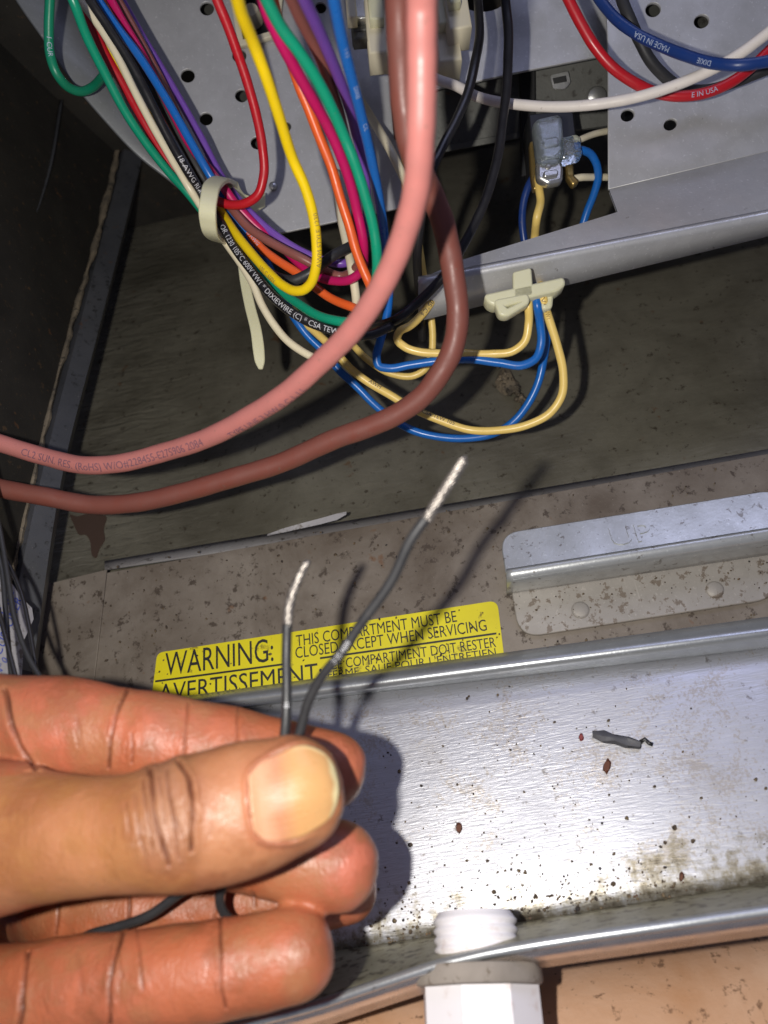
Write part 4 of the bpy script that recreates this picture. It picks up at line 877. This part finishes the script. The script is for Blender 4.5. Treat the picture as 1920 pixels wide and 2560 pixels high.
# nail bed and the fold of skin round the nail
nail_out = NAIL
def inside(x, y, poly):
    r = np.zeros(len(x), bool); j = len(poly) - 1
    for i in range(len(poly)):
        (xi, yi), (xj, yj) = poly[i], poly[j]
        r ^= ((yi > y) != (yj > y)) & (x < (xj - xi) * (y - yi) / (yj - yi + 1e-9) + xi); j = i
    return r
m = is_th & face & (px > 540)
dn = dist_poly(px[m], py[m], nail_out + [nail_out[0]]); ins = inside(px[m], py[m], nail_out)
q = np.where(ins, -.00025 * np.clip(dn / 10, 0, 1), .00055 * np.exp(-((dn - 9) / 9) ** 2) * np.clip((800 - px[m]) / 60, 0, 1))
disp[m] += q * S
crease[m] = np.maximum(crease[m], .55 * np.exp(-((dn - 2) / 5) ** 2) * np.clip((730 - px[m]) / 60, .25, 1))
cut_ = np.zeros(nv); cut_[m] = np.where(ins, 0, np.exp(-(dn / 26) ** 2)) * np.clip((760 - px[m]) / 60, 0, 1)
pinks = np.zeros(nv)
for (x, y, r, msk, a) in [(860, 2150, 110, ~is_th, .9), (870, 1920, 90, is_ix, .5), (740, 2370, 110, is_lt, .35), (150, 1790, 200, is_ix, .55), (420, 1800, 160, is_ix, .35), (250, 2440, 200, is_lt, .4), (560, 2400, 130, is_lt, .35), (-30, 1790, 120, is_ix, .4)]:
    pinks = np.maximum(pinks, np.where(msk, a * np.exp(-(((px - x) ** 2 + (py - y) ** 2) / r ** 2)), 0))
pinks = np.maximum(pinks, np.where(is_th, .4 * cut_, 0)); palmar = np.where(is_th & (py < 2262), np.clip((px - 800) / 120, 0, 1) * .3, 1.0)
knuck = np.where(is_th, np.exp(-((px - 415) / 75) ** 2) * np.clip((2200 - py) / 80, 0, 1), 0)
# low relief so the skin is not perfectly smooth
disp += S * .00010 * np.sin(px / 31 + np.sin(py / 43) * 2) * np.sin(py / 37 + np.sin(px / 53) * 2)
hm.vertices.foreach_set('co', (co + no * disp[:, None]).ravel())
for nm, arr in (('pink', pinks), ('palmar', palmar), ('crease', crease), ('knuckle', knuck), ('distal', np.where(is_th, np.clip((px - 475) / 25, 0, 1) * .75, 0))):
    at = hm.attributes.new(nm, 'FLOAT', 'POINT'); at.data.foreach_set('value', arr.astype(np.float32))
hm.polygons.foreach_set('use_smooth', [True] * len(hm.polygons)); hm.update(); hm.name = 'hand'
M_skin, _b = base_mat('skin', (.5, .26, .15), .42); N, L = nt(M_skin); v = coords(N, L)
def attr(nm):
    a = N.new('ShaderNodeAttribute'); a.attribute_name = nm; return a.outputs['Fac']
n1 = noise(N, L, v, 170, 5, .6); n2 = noise(N, L, v, 900, 4, .6); n3 = noise(N, L, v, 2600, 3, .6); n5 = noise(N, L, v, 85, 5, .65)
c = mix(N, L, attr('palmar'), (.30, .125, .045), (.36, .105, .043))
c = mix(N, L, attr('distal'), c, (.36, .155, .075))
c = mix(N, L, attr('pink'), c, (.50, .145, .09))
c = mix(N, L, ramp(N, L, n1, [(.40, (0, 0, 0)), (.62, (.72,)*3)]), c, (.20, .062, .024))
c = mix(N, L, ramp(N, L, n5, [(.46, (0, 0, 0)), (.62, (.45,)*3)]), c, (.47, .21, .10))
mt = N.new('ShaderNodeMath'); mt.operation = 'MULTIPLY'; mt.inputs[1].default_value = .62; L.new(attr('knuckle'), mt.inputs[0])
c = mix(N, L, mt.outputs[0], c, (.25, .12, .07))
mt = N.new('ShaderNodeMath'); mt.operation = 'MULTIPLY'; mt.inputs[1].default_value = .9; L.new(attr('crease'), mt.inputs[0])
c = mix(N, L, mt.outputs[0], c, (.10, .03, .014))
c = mix(N, L, ramp(N, L, n2, [(.68, (0, 0, 0)), (.78, (.25,)*3)]), c, (.60, .40, .29))
L.new(c, _b.inputs['Base Color'])
_b.inputs['Subsurface Weight'].default_value = .10; _b.inputs['Subsurface Radius'].default_value = (.003, .001, .0005)
L.new(ramp(N, L, n2, [(.3, (.34,)*3), (.7, (.56,)*3)]), _b.inputs['Roughness'])
vx = coords(N, L, (1700, 500, 420), (0, .1, 0)); n6 = noise(N, L, vx, 1, 3, .6, .8)
vo = N.new('ShaderNodeTexVoronoi'); vo.inputs['Scale'].default_value = 1500; L.new(v, vo.inputs['Vector'])
_p = bump(N, L, n2, _b, .30, .0004); _p = bump(N, L, n3, _b, .22, .0002, _p); _p = bump(N, L, n6, _b, .38, .0003, _p); bump(N, L, vo.outputs['Distance'], _b, .25, .0002, _p)
hand = bpy.data.objects.new('hand', hm); hm.materials.append(M_skin); COL.objects.link(hand)
tag(hand, 'left hand with brown skin pinching two stripped black wires between thumb and index finger', 'hand')
# thumbnail: a curved plate lying on the nail bed
bm_ = bmesh.new(); bm_.from_mesh(hm); bvh = BVHTree.FromBMesh(bm_); bm_.free()
NU, NV = 40, 34; V = []; ok = []
top = interp_path([(622, 1938), (650, 1908), (700, 1882), (765, 1862), (808, 1880), (836, 1915)], per=NU); botm = interp_path([(636, 2076), (655, 2096), (735, 2098), (795, 2070), (826, 2045), (842, 2012)], per=NU)
Dp = np.full((NU + 1, NV + 1), np.nan); XY = np.zeros((NU + 1, NV + 1, 2))
for i in range(NU + 1):
    for j in range(NV + 1):
        t = j / NV; x, y = top[i] * (1 - t) + botm[i] * t
        bow = math.sin(math.pi * t); u = i / NU
        x += (-3 * bow) * (1 - u) + 9 * bow * u
        XY[i, j] = x, y
        h = bvh.ray_cast(CAM, ray(x, y).normalized())
        if h[0] is not None: Dp[i, j] = (h[0] - CAM).dot(FW) / S
good = np.isfinite(Dp); Dp[~good] = np.nanmax(Dp)
Dp = np.minimum(Dp, .1515)
for _ in range(30):      # smooth the plate
    Q = Dp.copy(); Q[1:-1, 1:-1] = (Dp[:-2, 1:-1] + Dp[2:, 1:-1] + Dp[1:-1, :-2] + Dp[1:-1, 2:]) / 4; Dp = Q
for i in range(NU + 1):
    for j in range(NV + 1):
        u, t = i / NU, j / NV; bul = .0006 * math.sin(math.pi * t) * (.5 + .5 * u) + .0003
        V.append(P(XY[i, j][0], XY[i, j][1], Dp[i, j] - bul))
F = [(i*(NV+1)+j, i*(NV+1)+j+1, (i+1)*(NV+1)+j+1, (i+1)*(NV+1)+j) for i in range(NU) for j in range(NV)]
M_nail, _b = base_mat('nail', (.62, .40, .27), .25); N, L = nt(M_nail)
nail = mesh_obj('thumbnail', V, F, M_nail, None, True); nail.parent = hand
ua = np.repeat(np.arange(NU + 1) / NU, NV + 1).astype(np.float32); va = np.tile(np.arange(NV + 1) / NV, NU + 1).astype(np.float32)
edge = np.clip((ua - .83 - .05 * np.sin(va * 3.1) - .015 * np.sin(va * 17)) / .035, 0, 1) ; edge = np.maximum(edge, np.clip((ua * 1.0 - .45) * 3, 0, 1) * np.clip((.06 - va) / .04, 0, 1))
at = nail.data.attributes.new('edge', 'FLOAT', 'POINT'); at.data.foreach_set('value', edge.astype(np.float32))
at = nail.data.attributes.new('vv', 'FLOAT', 'POINT'); at.data.foreach_set('value', va)
at = nail.data.attributes.new('uu', 'FLOAT', 'POINT'); at.data.foreach_set('value', ua)
v = coords(N, L)
c = ramp(N, L, attr('uu'), [(0, (.50, .27, .15)), (.15, (.52, .27, .16)), (.32, (.42, .19, .10)), (.5, (.47, .25, .10)), (1, (.50, .29, .12))])
c = mix(N, L, attr('edge'), c, (.66, .55, .30))
L.new(c, _b.inputs['Base Color']); _b.inputs['Subsurface Weight'].default_value = .15; _b.inputs['Subsurface Radius'].default_value = (.002, .001, .0005)
f = noise(N, L, v, 700, 3); _p = bump(N, L, f, _b, .12, .0002)
cb = N.new('ShaderNodeCombineXYZ'); L.new(attr('vv'), cb.inputs[0]); mu = N.new('ShaderNodeMath'); mu.operation = 'MULTIPLY'; mu.inputs[1].default_value = .06; L.new(attr('uu'), mu.inputs[0]); L.new(mu.outputs[0], cb.inputs[1])
bump(N, L, noise(N, L, cb.outputs[0], 26, 3), _b, .30, .0004, _p); L.new(ramp(N, L, f, [(.3, (.25,)*3), (.7, (.36,)*3)]), _b.inputs['Roughness'])
md = nail.modifiers.new('s', 'SOLIDIFY'); md.thickness = .0005; md.offset = -1
